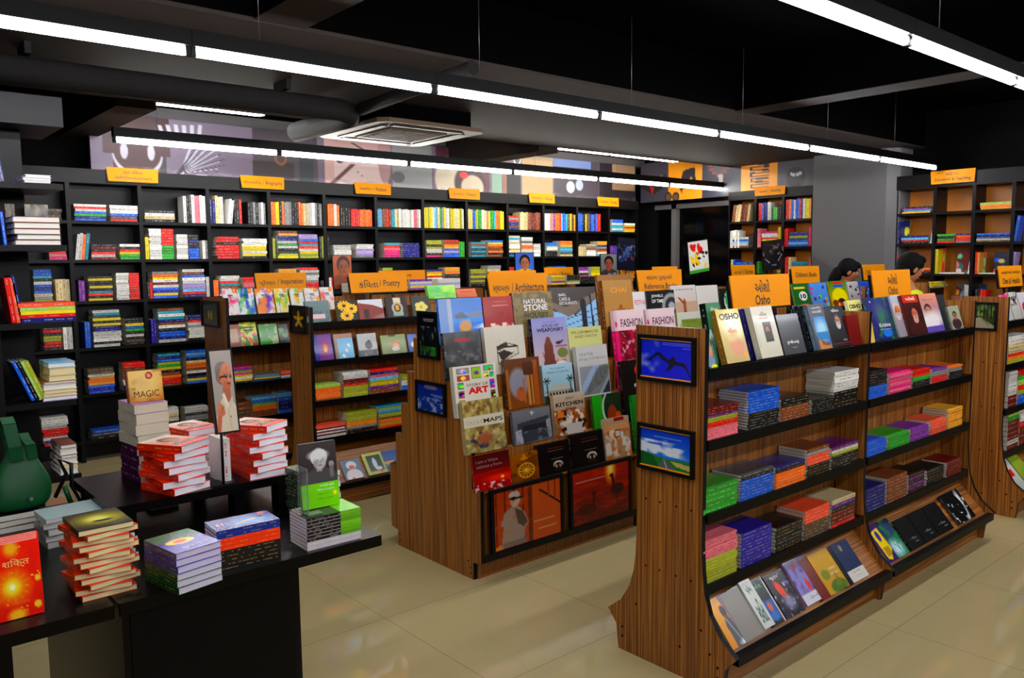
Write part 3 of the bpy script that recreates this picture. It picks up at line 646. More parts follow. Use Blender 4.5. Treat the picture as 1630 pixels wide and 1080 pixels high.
ROWS = {
 1: {0: [(.05,.52,.45,'p','wrwbgnb'), (.57,1,.45,'p','wwbwr')], 1: [(.02,.5,.35,'p','kwbk'), (.64,1,.92,'s','wkwvpwws')],
     2: [(0,.1,.85,'s','n'), (.1,.24,.92,'s','cwc'), (.3,.36,.85,'l','w'), (.42,.54,.85,'s','kr'), (.66,1,.78,'s','kskswsk')], 3: [(.02,.98,.82,'s','oykosskkoocwwsks')],
     4: [(.05,.28,.8,'s','oowo'), (.3,.52,.7,'s','kkkk'), (.52,.72,.65,'s','rro'), (.74,.96,.65,'s','ooo')], 5: [(.0,.38,.7,'s','esarat'), (.4,.98,.72,'s','cwwwwpw')],
     6: [(.02,.98,.85,'s','ylywecgsywlycwylw')], 7: [(0,.96,.82,'s','cyblgwcpygtooyl')], 8: [(.0,.32,.55,'p','rrnkn'), (.36,.98,.8,'s','cccaammaam')],
     9: [(.0,.98,.8,'s','wwcpvoorebtzlaj')], 10: [(.02,.78,.85,'s','bbkyznbnbrr')], 11: [(.1,.5,.55,'p','bwtwt'), (.55,.95,.4,'p','wrjy')], -1: [(.3,.95,.3,'p','zkzk')]},
 2: {0: [(.03,.2,.8,'l','wcot'), (.26,.64,.42,'p','kmkmwm'), (.68,1,.42,'p','wkrygg')], 1: [(.02,.05,.7,'s','y'), (.08,.27,.85,'p','w'), (.27,.46,.85,'p','rrgg'), (.5,.68,.7,'p','w'), (.69,.86,.7,'p','kkbb'), (.92,1,.6,'s','ws')],
     2: [(.08,.48,.65,'p','rrrrrr'), (.53,.98,.6,'p','wyyyk')], 3: [(.02,.08,.7,'s','ly'), (.12,.5,.85,'p','jnwgwkly'), (.52,.9,.75,'p','qbrnryll'), (.92,1,.8,'s','kl')],
     4: [(.02,.08,.8,'s','k'), (.14,.5,.42,'p','www'), (.6,.98,.45,'p','wqqq')], 5: [(.14,.5,.5,'p','hphhh'), (.55,.95,.5,'p','nininin')], 6: [(.05,.42,.6,'p','lklwkh'), (.47,.84,.62,'p','rojbqbb'), (.85,.98,.65,'s','g')],
     7: [(.08,.46,.55,'p','tktktkt'), (.52,.92,.62,'p','aoaaoaa')], 8: [(.02,.34,.8,'p','wcwcw'), (.38,.72,.75,'p','wwowc'), (.74,.96,.5,'p','w')], 9: [(.06,.42,.55,'p','sswwkkk'), (.5,.9,.62,'p','ojtetzc')],
     10: [(.0,.28,.45,'s','c'), (.3,.62,.5,'p','caw'), (.66,.98,.62,'p','jnyzowk')], 11: [(.05,.5,.5,'s','vinvi'), (.55,.95,.5,'s','wtsw')], -1: [(.74,.98,.25,'p','hph')]},
 3: {0: [(.05,.15,.6,'s','v'), (.18,.55,.62,'p','kykkykkrky'), (.6,.8,.68,'p','w'), (.8,.96,.68,'p','r')], 1: [(.02,.08,.5,'s','kr'), (.1,.5,.7,'p','oywmwbiyr'), (.56,.94,.75,'p','wwwwqerq'), (.95,1,.6,'s','w')],
     2: [(.0,.1,.5,'s','o'), (.12,.46,.55,'p','wroabw'), (.52,.8,.5,'p','rpkp')], 3: [(.1,.46,.72,'p','jgwpkro'), (.5,.9,.75,'p','wswsrkw'), (.92,1,.4,'s','k')], 4: [(.0,.1,.5,'s','kwr'), (.5,.9,.3,'p','kk')],
     5: [(.05,.3,.3,'p','krk'), (.1,.32,.7,'p','lgty')], 6: [(.04,.42,.62,'p','jyrwykro'), (.47,.86,.68,'p','jowrbok')], 7: [(.06,.46,.6,'p','lzlzlzk'), (.5,.86,.72,'p','sskrwkk')], 8: [(.02,.16,.65,'p','rrks')],
     9: [(.3,.68,.65,'p','wtwraz')], 10: [(.04,.36,.6,'p','vwrhwr'), (.45,.75,.6,'p','lyyr'), (.9,1,.4,'s','r')], 11: [(.0,.3,.4,'p','rk'), (.55,.9,.5,'p','kow')], -1: [(.52,.76,.8,'p','bwkbnbsl'), (.8,.98,.62,'s','cc')]},
 4: {0: [(.1,.2,.62,'s','b'), (.22,.64,.8,'p','wtkykyniwwkrkw'), (.7,1,.6,'p','kybgkwkzk')], 1: [(.04,.12,.6,'s','i'), (.15,.58,.78,'p','wwtnrwkbbnw'), (.62,.95,.6,'p','nrwwwwk')], 2: [(.1,.9,.6,'p','kwnrk')], 3: [(.1,.8,.5,'p','kwk')], -1: [(.6,.84,.62,'p','orklrk'), (.86,.98,.7,'s','ww')]},
 5: {0: [(.1,.5,.55,'p','zwjojbib'), (.62,.98,.62,'p','raaawnb')], 1: [(.1,.48,.75,'p','nblgykaorra'), (.56,.96,.78,'p','bewkcooawknyb')], 2: [(.1,.9,.4,'p','kwk')], -1: [(.65,.86,.7,'p','roktw')]},
 6: {0: [(.1,.9,.2,'p','kdk')], 1: [(.1,.4,.5,'p','wcwkw'), (.5,.9,.45,'p','wdskw')], -1: [(.5,.85,.6,'p','wrw')]}}
for r_, d_ in ROWS.items():
    for c_, sp in d_.items(): segs((CX[c_+2]+.016, BY), (1, 0), (0, 1), BZ[r_+1], (BZ[r_]-.025-BZ[r_+1]) if r_ > 1 else BZ[1]-BZ[2]-.02, fr(c_, sp))
# right-hand bookcases (they face the camera side, shelves lined with beech)
SZs = [on(1160, 354, 0, SX).z, on(1160, 395, 0, SX).z, on(1160, 436, 0, SX).z]; SZs += [SZs[2]-.31*k for k in (1, 2, 3)]
ys = [on(x, 350, 0, SX).y for x in (1159.5, 1202, 1246, 1294.5)]; Y0 = ys[0]
bookcase('bookcase lined with orange beech between the dark window and the grey pillar', [Y0-v for v in ys], (SX, Y0), (0, -1), (1, 0), SZs, 2.435, 2.33, M_BEECH, .28, 'right-hand bookcases')
wS = ys[0]-ys[1]
S_ROWS = [[[(.05,.75,.85,'l','acmac')], [(.05,.55,.85,'s','rbnwb'), (.6,.9,.6,'s','gk')], [(.03,.95,.9,'s','robwbrnwlyj')]],
          [[(.0,.4,.85,'s','w'), (.1,.75,.45,'p','wbewb'), (.8,.96,.7,'s','k')], [(.02,.12,.9,'s','p'), (.18,.8,.65,'p','hwnryrgy'), (.82,.98,.95,'s','yn')], [(0,.1,.85,'s','r'), (.14,.84,.6,'p','nlnbeb'), (.88,1,.85,'s','hr')]],
          [[(.05,.2,.7,'s','cb'), (.24,.7,.5,'p','bywb'), (.8,.96,.6,'s','b')], [(.0,.1,.6,'s','g'), (.8,.98,.3,'p','rg')], [(.03,.25,.8,'s','rc'), (.3,.85,.5,'p','t'), (.9,1,.8,'s','p')]]]
for r_ in range(3):
    for c_ in range(3): segs((SX, ys[c_]-.018), (0, -1), (1, 0), SZs[r_], .27, [(a*wS*.93, b*wS*.93, h, k, cl) for a, b, h, k, cl in S_ROWS[r_][c_]])
EZ = [on(1426, 341, 0, SX).z, on(1426, 389, 0, SX).z, on(1426, 436, 0, SX).z]; EZ += [EZ[2]-.32*k for k in (1, 2, 3)]
ye = [on(x, 350, 0, SX).y for x in (1426, 1487, 1549, 1612, 1680)]; Y1 = ye[0]; wE = ye[0]-ye[1]
bookcase('half empty bookcase lined with orange beech right of the pillar', [Y1-v for v in ye], (SX, Y1), (0, -1), (1, 0), EZ, 2.45, 2.31, M_BEECH, .28, 'right-hand bookcases')
E_ROWS = [[[(.1,.9,.22,'p','kvtj')], [], [(.08,.95,.22,'p','xoj')], []],
          [[(0,.06,.9,'s','n'), (.1,.88,.28,'p','nerk'), (.9,.97,.9,'l','w')], [(.02,.48,.3,'p','grgr'), (.52,.96,.3,'p','nojrj')], [(.02,.9,.28,'p','bwbcz'), (.92,.98,.95,'l','b')], []],
          [[(0,.08,.7,'s','rn'), (.5,.95,.2,'p','jor')], [(.0,.08,.9,'s','y'), (.1,.8,.05,'p','w'), (.85,.92,.9,'l','w')], [(.03,.12,.8,'s','rj'), (.1,.8,.04,'p','w'), (.86,.92,.8,'l','q')], []],
          [[], [(.8,.9,.8,'s','w')], [(.05,.3,.6,'s','kr')], []]]
for r_ in range(4):
    for c_ in range(4): segs((SX, ye[c_]-.018), (0, -1), (1, 0), EZ[r_], .29, [(a*wE*.94, b*wE*.94, h, k, cl) for a, b, h, k, cl in E_ROWS[r_][c_]])
# face-out books in the half empty bookcase
def face_side(px0, px1, ptop, z, art, label):
    X = SX+.10; ya = on(px0, 450, 0, X).y; yb = on(px1, 450, 0, X).y; h = on((px0+px1)/2, ptop, 0, X).z-z
    M = frameM((X+.012, ya, z), (0, -1, 0), (.12, 0, 1)) @ Matrix.Translation((0, 0, -.012)); book(ya-yb, h, .012, tuple(art.mean((0, 1))), (.5,.4,.3), M, label, art=art)
def kids(bg, seed):
    im = cv(14, 18, bg, tuple(v*.7 for v in bg)); r = random.Random(seed)
    for _ in range(6): ell(im, r.random(), r.uniform(.3, 1), r.uniform(.1, .3), r.uniform(.08, .2), [r.random() for _ in range(3)])
    return im
for q in ((1490,1501,395,2,rgb(226,60,30),1,'red and yellow children\'s book at the left of the middle compartment'), (1520,1541,396,2,rgb(120,24,20),2,'dark red cartoon book facing out beside a white-edged book'), (1554,1566,402,2,rgb(225,80,40),3,'orange-red children\'s book facing out right of the yellow spine'),
          (1579,1603,401,2,rgb(40,34,60),4,'dark blue children\'s book facing out in the right-hand compartment'), (1429,1443,352,1,rgb(28,36,90),5,'navy book facing out at the top left of the pillar-side bookcase'), (1521,1538,449,3,rgb(70,30,20),6,'brown book facing out on the lower shelf behind the stand'), (1551,1570,452,3,rgb(24,26,44),7,'dark blue book facing out on the lower shelf by the last divider')):
    face_side(q[0], q[1], q[2], EZ[q[3]], kids(q[4], q[5]), q[6])

# corner tower shelf at the far left
TY = 4.3; tx1 = .935; tx0 = .64
e = empty('tower_shelf', (.79, TY, 0), 'narrow black corner shelf tower with thick books at the left edge', 'shelf'); o = e.location
MB().box((tx0-.03, TY, 0), (tx0, TY+.4, 2.30)).build('side_panel', M_DARKWOOD, e, o)
MB().box((tx0, TY+.38, 0), (tx0+.20, TY+.4, 2.30)).build('back_panel', M_DARKWOOD, e, o)
MB().box((tx0-.6, TY, 0), (tx0-.03, TY+.4, 2.30)).build('side_cabinet', M_DARKWOOD, e, o)
TZ = [2.005, 1.72, 1.36, .985, .62, .1]
for z in TZ: MB().box((tx0, TY, z-.028), (tx1, TY+.38, z)).build('shelf', M_DARKWOOD, e, o)
MB().box((tx0, TY+.02, 0), (tx1, TY+.36, .07)).build('plinth', M_DARKWOOD, e, o)
def tpile(pxl, pxr, z, items, where, Y=TY+.02, pages_front=True, depth=.2):
    xa = on(pxl, 450, 1, Y).x; xb = on(pxr, 450, 1, Y).x; zz = z
    for i, (c, t, f) in enumerate(items[::-1]):
        L = (xb-xa)*f; pos = 'topmost' if i == len(items)-1 else 'bottom one' if i == 0 else ORD[i]+' from bottom'
        # pages face the room: spine away
        M = frameM((xb-(0 if i % 2 else .006), Y+depth+.002*i, zz), (0, -1, 0), (-1, 0, 0)) if pages_front else None
        if pages_front: M = frameM((xb-L, Y+depth, zz), (0, -1, 0), (1, 0, 0))
        else: M = frameM((xb, Y, zz), (0, 1, 0), (-1, 0, 0))
        pg = (.86,.84,.80) if c != 'c' else (.84,.78,.62)
        book(depth, L, t*.97, PAL[c], PAL[c], M, f'thick {CNAME[c]} covered book, {pos}, {where}', group='books '+where, hard=True, seed=i, page=pg); zz += t
tpile(47, 92, TZ[0], [('w', .013, .9), ('q', .013, 1), ('w', .013, .95)], 'lying on the tower top shelf')
tpile(27, 102, TZ[1], [('m', .028, 1), ('a', .028, .98), ('m', .027, .99), ('d', .025, .93), ('m', .025, .98)], 'pile on second tower shelf')
tpile(26, 117, TZ[2], [('f', .02, 1), ('x', .018, .97), ('y', .016, .96), ('r', .016, .97), ('n', .022, .95)], 'wide pile on third tower shelf', pages_front=False)
tpile(56, 112, TZ[3], [('e', .025, .8), ('c', .036, .78), ('c', .028, .8), ('a', .014, .95), ('w', .026, .98), ('c', .016, .96), ('c', .016, .98), ('q', .02, 1)], 'tall pile on fourth tower shelf')
tpile(76, 106, TZ[4], [('m', .02, .9), ('w', .03, .95), ('a', .018, .9), ('w', .028, 1), ('c', .02, .9), ('w', .03, 1)], 'pile behind the green bag')
def leaner(px, z, h, t, c, tilt, label, Y=TY+.03, w_=.17):
    x = on(px, 480, 1, Y).x; M = frameM((x, Y, z+math.sin(tilt)*t), (0, 1, 0), (-math.sin(tilt), 0, math.cos(tilt))); book(w_, h, t, PAL[c], PAL[c], M, label, hard=True)
leaner(8, TZ[0], .22, .016, 'o', .10, 'orange book leaning on the top shelf at the left edge'); leaner(15, TZ[0], .2, .014, 'n', .12, 'navy book leaning beside the orange book on the top shelf')
leaner(13, TZ[1], .15, .012, 'b', .06, 'bright blue book standing at the left of the second tower shelf')
leaner(17, TZ[2], .21, .018, 'r', .1, 'red book leaning at the left of the third tower shelf'); leaner(25, TZ[2], .21, .018, 'f', .1, 'second red book leaning against the first on the third tower shelf'); leaner(31, TZ[2], .22, .015, 'n', .13, 'dark blue book leaning behind the red pair')
for i, (c, p_) in enumerate((('b', 40), ('k', 46), ('x', 52), ('l', 59))): leaner(p_, TZ[3], .2, .018, c, .36, f'{CNAME[c]} book leaning steeply at the left of the fourth tower shelf')
img = cv(16, 16, rgb(70,52,34), rgb(120,100,70)); noise(img, rgb(170,150,110), 5, .4, .7, 1); noise(img, rgb(30,20,14), 6, .5, .7, 2)
face_out(41, 78, 326, TY+.26, TZ[1]+.0, .03, .012, img, label='antique picture book standing behind the second tower shelf pile')
img = cv(12, 20, rgb(30,24,16)); noise(img, rgb(150,110,40), 5, .5, .7, 4)
face_out(10, 25, 325, TY+.22, TZ[1], .05, .012, img, label='dark gold patterned book facing out at the left of second tower shelf')

# ================================================================== DISPLAY TABLES
def table(x0, x1, yb, leg0, leg1, label):
    e = empty('display_table', ((x0+x1)/2, 2.7, 0), label, 'table', 'black display tables'); o = e.location
    MB().bbox((x0, 2.2, .715), (x1, yb, .75), .004).build('tabletop', M_TABLE, e, o)
    MB().box((leg0, 2.24, 0), (leg1, yb-.06, .715)).build('cabinet_base', M_TABLE, e, o)
    MB().box((leg0+.02, 2.235, .05), (leg1-.02, 2.24, .70)).build('front_panel', M_BLACK, e, o)
table(-.45, .535, 3.3, -.45, .31, 'low black display table at the left with the red sunburst books')
table(.545, 1.335, 3.3, .56, 1.063, 'low black display table carrying the riser and the old-man-portrait book pile')
e = empty('riser_shelf', (1.0, 2.9, .75), 'small black riser bench carrying the red novels on the table', 'shelf'); o = e.location
MB().bbox((.66, 2.70, .835), (1.30, 3.18, .865), .004).build('top', M_TABLE, e, o)
for a, b in ((.68, .74), (1.06, 1.10), (1.22, 1.285)):
    for yy in (2.71, 3.1): MB().box((a, yy, .75), (b, yy+.06, .835)).build('leg', M_TABLE, e, o)

def tstack(cx, cy, z, w_, h, items, where, rots, art=None, texts=(), spine='left', hard=False , grp=None, page=(.82,.80,.75), back=None):
    """stack centred at cx,cy; items from the top (cover, spine, thickness, word)"""
    zz = z; n = len(items)
    for i in range(n-1, -1, -1):
        cov, sp, t, wd = items[i]; a = rots[i % len(rots)]
        Rm = Matrix.Translation((cx, cy, zz)) @ Matrix.Rotation(a, 4, 'Z')
        if spine == 'left': M = Rm @ Matrix.Translation((-w_/2, -h/2, 0))
        elif spine == 'front': M = Rm @ Matrix.Rotation(PI/2, 4, 'Z') @ Matrix.Translation((-w_/2, -h/2, 0))
        pos = 'topmost' if i == 0 else 'bottom one' if i == n-1 else ORD[i]+' from top'
        book(w_, h, t*.985, cov, sp, M, f'{wd}, {pos} {where}', art=art if i == 0 else None, texts=texts if i == 0 else (), hard=hard, marks=(.85,.7,.4) if sum(sp) < 1.5 else (.9,.85,.8), seed=i, page=page, group=grp or 'books '+where, back=back)
        zz += t
    return zz
# red sunburst books leaning in a row at the front left
def sunburst():
    im = cv(44, 60, rgb(226,34,8), rgb(205,28,4)); noise(im, rgb(240,80,10), 4, .45, .8, 5, .5)
    for k in range(14):
        a_ = k*.449+.1; line(im, .5, .58, .5+.3*math.cos(a_), .58+.2*math.sin(a_), .008, rgb(255,150,20), .7)
    ell(im, .5, .58, .26, .2, rgb(250,140,10), soft=.9); ell(im, .5, .58, .13, .1, rgb(255,225,70), soft=.8); ell(im, .5, .58, .05, .04, rgb(255,250,190)); ell(im, .52, .08, .12, .1, rgb(235,170,40), soft=.9); ell(im, .55, .95, .15, .08, rgb(250,180,40), soft=.8)
    r = random.Random(3)
    for _ in range(26): ell(im, r.uniform(.02, .98), r.uniform(.02, .98), .012, .009, rgb(250,190,70))
    ell(im, .04, .3, .07, .06, rgb(50,12,10)); ell(im, .93, .52, .05, .04, rgb(250,190,60)); ell(im, .9, .86, .06, .05, rgb(250,190,60))
    return im
for i in range(5):
    lab = 'red sunburst paperback facing the camera at the front left' if i == 0 else f'red sunburst paperback, {ORD[i]} in the leaning row at the front left'
    face_out(-30, 66, 866-i*2.6, 2.275+i*.0175, .75, .12, .0165, sunburst() if i == 0 else None, [('शिक्त', .36, .66, .46, .13, rgb(236,180,110), .01), ('जीवन', .48, .18, .3, .05, rgb(240,110,50))] if i == 0 else (), lab, cov=rgb(222,40,10), spine=rgb(222,40,10), group='red sunburst paperbacks' if i else None)
def fan_art():
    im = cv(30, 40, rgb(20,18,10), rgb(14,12,8)); ell(im, .55, .5, .5, .35, rgb(150,140,30), soft=.9); ell(im, .5, .5, .2, .15, rgb(225,215,120), soft=.9); ell(im, .55, .62, .2, .05, rgb(20,20,10)); return im
its = [(rgb(24,20,12), rgb(20,16,12), .015, 'black and olive cover paperback')]+[(rgb(205,60,25) if k % 2 else rgb(190,50,20), rgb(170,70,20), .0145, 'cream-edged red paperback') for k in range(12)]
tstack(.545, 2.36, .75, .135, .17, its, 'of the fanned stack', [.0, .20, -.16], fan_art(), page=(.86,.80,.62))
def purple_art():
    im = cv(30, 40, rgb(60,90,50), rgb(60,60,150)); rect(im, 0, .45, 1, 1, rgb(66,54,150)); noise(im, rgb(40,110,60), 3, .45, .6, 8, .8, y1=.45); ell(im, .45, .5, .3, .12, rgb(235,190,30)); ell(im, .45, .5, .14, .07, rgb(220,80,30)); return im
its = [(rgb(70,60,150), rgb(60,70,110), .018, 'purple splash-cover book')]+[(rgb(50,70,170), rgb(40,40,110), .019, 'blue-edged book')]*2+[(rgb(50,100,40), rgb(28,70,34), .019, 'green-spined book')]*3
tstack(.728, 2.25, .75, .13, .175, its, 'of the purple and green stack', [.17, .16, .19], purple_art(), [('ગુજરાતી', .25, .12, .6, .1, rgb(220,215,230))], page=(.78,.74,.82))
def blue_art():
    im = cv(44, 30, rgb(24,54,130), rgb(20,36,110)); ell(im, .6, .55, .35, .3, rgb(50,140,200), soft=.9); line(im, .42, .62, .8, .42, .035, rgb(230,130,30)); ell(im, .78, .4, .07, .1, rgb(20,30,40)); ell(im, .88, .12, .07, .07, rgb(230,90,30))
    for k in range(4): ell(im, .12+k*.07, .5, .02, .1, rgb(210,130,50))
    return np.rot90(im, -1)
its = [(rgb(26,60,150), rgb(24,44,120), .0118, 'blue paperback')]*2+[(rgb(230,60,20), rgb(240,62,22), .0118, 'orange-red paperback')]*3+[(rgb(24,22,24), rgb(18,16,18), .0118, 'black-spined paperback')]*5
tstack(.915, 2.29, .75, .11, .185, its, 'of the blue, orange-red and black stack', [-.06, -.05], blue_art(), spine='front')

# half photo, half green portrait books
def bust(im, x0=0, x1=1):
    return portrait(im, .52, .38, .2, rgb(176,170,168), rgb(214,212,210), rgb(70,66,66), turn=.6)
def green_cover(W=46, H=62):
    top = cv(W, H, rgb(60,52,50), rgb(40,34,34)); top = bust(top); ell(top, .84, .50, .07, .06, rgb(150,142,138)); ell(top, .84, .66, .06, .14, rgb(110,102,100)); ell(top, .50, .28, .26, .10, rgb(215,212,210), soft=.6)
    im = cv(W, H, rgb(120,200,20)); h2 = int(H*.63); im[:h2] = top[np.linspace(0, H*.86, h2).astype(int)]
    rect(im, 0, .63, 1, 1, rgb(112,190,14)); ell(im, .88, .80, .05, .035, rgb(240,210,20)); return im
def halfgreen(w_, h, t, M, label, art=None, texts=(), n=0):
    a, p = book_geo(w_, h, t, rgb(46,42,42), rgb(20,18,18), M, False, rgb(214,202,208), (.92,.92,.9), (.80,.76,.80), n)
    yb = h*.38
    g_ = .72+.07*(n % 4); a.box((-.0006, -.0004, .0006), (.002, yb, t-.0006), tuple(v*g_ for v in rgb(126,204,28)), 0, M); a.box((0, -.0004, t), (w_+.0004, yb, t+.0004), rgb(112,190,14), 0, M)
    org = tuple(M @ Vector((w_/2, h/2, 0))); o = a.build('book', M_GLOSS, None, org); tag(o, label, 'book', 'black and green paperbacks'); p.build('pages', M_PAGES, o, org)
    if art is not None:
        q = MB(); q.canvas(art, M, w_, h, t+.0008)
        for tx in texts: q.text(tx[0], M, tx[1]*w_, tx[2]*h, tx[3]*w_, tx[4]*h, tx[5], t+.0014)
        q.build('cover_print', M_GLOSS, o, org)
for k in range(7):
    z_ = .766+k*.0145 if k else .75; lab = f'black and green spined paperback, {ORD[6-k] if k < 6 else "topmost"}{" from top" if k < 6 else ""} of the portrait pile'
    M = Matrix.Translation((1.175, 2.285, .776+k*.0107)) @ Matrix.Rotation(PI/2-.03+.006*(k % 3), 4, 'Z') @ Matrix.Translation((-.065, -.095, 0)); halfgreen(.125, .182, .0105, M, lab, n=k)
for k in range(2):
    M = Matrix.Translation((1.175, 2.285, .75+k*.013)) @ Matrix.Rotation(PI/2-.03, 4, 'Z') @ Matrix.Translation((.0-.065, -.095, 0)); book(.125, .182, .0125, rgb(200,190,196), rgb(205,196,200), M, f'pale-edged book at the bottom of the old-man-portrait pile, {"upper" if k else "lowest"} of two')
p = Vector((1.115, 2.30, .853)); M = frameM(p, (1, -.08, 0), (.03, .16, 1)); halfgreen(.122, .205, .014, M @ Matrix.Translation((0, 0, -.014)), 'black and green paperback with an old man portrait standing upright on its pile', green_cover(), [('આઇન્સ્ટાઇન'[:5], .48, .30, .4, .045, (.93,.96,.85)), ('જીવન દર્શન', .40, .245, .48, .04, (.93,.96,.85)), ('પ્રેરણા', .38, .19, .35, .02, (.1,.3,.05)), ('લેખક', .42, .12, .4, .02, (.1,.3,.05))])
e = empty('acrylic_stand', (1.10, 2.19, .884), 'clear acrylic holder leaning at the side of the upright portrait book', 'book holder')
a = MB(); a.box((1.098, 2.235, .853), (1.101, 2.30, 1.0)); a.build('side_plate', M_CLEAR, e, e.location); a = MB(); a.box((1.101, 2.235, .853), (1.15, 2.27, .855)); a.build('base_plate', M_CLEAR, e, e.location)
tpile2 = [(rgb(60,90,60), rgb(50,60,50), .02, 'white-edged book')]*8
tstack(1.28, 2.56, .75, .12, .17, tpile2, 'of the pile behind the portrait pile', [.05, -.03])
# the red novels and the magic pile on the riser
def novel_art():
    im = cv(34, 46, rgb(225,215,205), rgb(214,60,28)); portrait(im, .5, .45, .22, rgb(180,120,90), rgb(60,40,36), rgb(120,60,50)); rect(im, 0, .82, 1, 1, rgb(215,50,22)); return im
RD = (rgb(214,52,24), rgb(205,44,20), .0235, 'thick red-spined novel with white pages')
tstack(.895, 2.80, .865, .14, .18, [RD]*7, 'of the left red novel stack', [.55, .35, .05, .18, .42, .0, .3, .1], novel_art(), page=(.90,.88,.90))
tstack(1.185, 2.80, .865, .13, .18, [RD]*8, 'of the right red novel stack', [.55, .12, .3, .0, .38, .1, .22, -.02], novel_art(), page=(.90,.88,.90))
tstack(1.03, 3.02, .865, .13, .19, [RD]*7, 'of novels behind the portrait board', [.2, .4, .05], novel_art(), page=(.88,.86,.88))
its = [(rgb(150,110,160), rgb(200,190,170), .034, 'thick cream-edged book')]+[(rgb(190,180,160), rgb(196,186,166), .038, 'thick cream-edged book')]*3+[(rgb(70,20,70), rgb(60,18,60), .032, 'thick purple-spined book')]*4
zt = tstack(.87, 3.03, .865, .115, .16, its, 'of the tall pile under the golden book', [.05, .1, .06, .12], page=(.80,.76,.68))
im = cv(40, 36, rgb(236,196,110), rgb(190,120,40)); noise(im, rgb(120,60,14), 4, .5, .8, 6, .7); ell(im, .5, .5, .42, .4, rgb(244,214,140), soft=.9, al=.8); ell(im, .62, .2, .1, .11, rgb(150,20,20)); ell(im, .62, .2, .06, .065, rgb(225,150,130)); rect(im, 0, 0, .04, 1, rgb(90,44,14)); rect(im, 0, 0, 1, .03, rgb(110,60,20))
M = frameM((.815, 3.0, zt), (1, -.02, 0), (0, .15, 1)) @ Matrix.Translation((0, 0, -.02)); book(.118, .112, .02, rgb(190,130,50), rgb(120,60,20), M, 'golden parchment book reading MAGIC standing on the tall cream pile', hard=True, art=im, texts=[('MAGIC', .16, .14, .72, .2, rgb(70,34,8)), ('THE', .1, .38, .12, .08, rgb(90,50,14))])
book(.12, .155, .03, rgb(225,220,215), rgb(222,216,212), frameM((1.035, 2.745, .865), (0, 1, 0), (0, 0, 1)), 'white-spined thick book with red arrow marks standing behind the board post', marks=(.85,.15,.12), seed=4)
# portrait board standing on the riser
BM = frameM((.972, 2.60, 1.075), (1, -.05, 0), (-.02, .12, 1))
im = cv(40, 110, rgb(176,166,156), rgb(150,138,126)); 
im = cv(60, 190, rgb(170,160,152), rgb(150,138,128))
poly(im, [(.0,1),(.04,.80),(.30,.62),(.48,.56),(.80,.60),(1,.70),(1,1)], rgb(206,190,168)); poly(im, [(.44,.46),(.80,.46),(.80,.60),(.62,.66),(.46,.58)], rgb(164,98,70)); poly(im, [(.40,.54),(.50,.52),(.66,.66),(.60,.74),(.44,.62)], rgb(222,208,188)); poly(im, [(.86,.56),(.90,.62),(.74,.72),(.66,.66)], rgb(196,180,160))
ell(im, .50, .25, .34, .115, rgb(128,120,116)); ell(im, .44, .32, .26, .10, rgb(112,104,100)); ell(im, .64, .32, .28, .135, rgb(190,118,86)); ell(im, .70, .22, .22, .06, rgb(204,134,100)); ell(im, .66, .43, .20, .05, rgb(176,104,76)); ell(im, .34, .35, .07, .036, rgb(176,106,80)); ell(im, .34, .35, .035, .02, rgb(140,78,58))
line(im, .36, .33, .62, .318, .012, rgb(52,40,38)); ell(im, .66, .325, .09, .024, rgb(60,44,42), al=.5); ell(im, .87, .325, .06, .024, rgb(60,44,42), al=.5); ell(im, .66, .33, .04, .010, rgb(60,36,30)); ell(im, .86, .33, .03, .010, rgb(60,36,30)); line(im, .58, .298, .76, .296, .008, rgb(120,108,100)); poly(im, [(.78,.32),(.86,.37),(.84,.388),(.74,.385)], rgb(206,132,100)); ell(im, .76, .412, .10, .012, rgb(120,60,50)); line(im, .56, .38, .60, .43, .008, rgb(150,86,64))
line(im, .62, .70, .68, .99, .010, rgb(160,146,128)); ell(im, .70, .82, .03, .008, rgb(120,60,60))
line(im, .06, .99, .20, .78, .09, rgb(178,104,76))
for k, (fx, fy) in enumerate(((.16,.66),(.25,.66),(.33,.68),(.40,.71))): line(im, .20+k*.03, .76, fx, fy, .035, rgb(196-k*8,122-k*6,90-k*5))
line(im, .28, .78, .42, .76, .03, rgb(186,112,82)); noise(im, rgb(150,84,60), 7, .55, .8, 501, .35, y0=.2, y1=.46)
e = empty('portrait_board', tuple(BM.translation), 'tall framed photo board of a grey-haired man in a pale shirt on the riser', 'picture')
b = MB(); b.box((-.006, -.006, -.014), (.074, .272, 0), M=BM); b.build('frame', M_EDGE, e, e.location)
q = MB(); q.canvas(im, BM, .068, .266, .001); q.build('photograph', M_GLOSS, e, e.location)
MB().tube([(1.028, 2.72, 1.09), (1.028, 2.72, .868)], .005, 8).build('post', M_EDGE, e, e.location)
MB().bbox((.99, 2.6+.11, .865), (1.08, 2.68+.11, .87), .003).build('foot', M_EDGE, e, e.location)
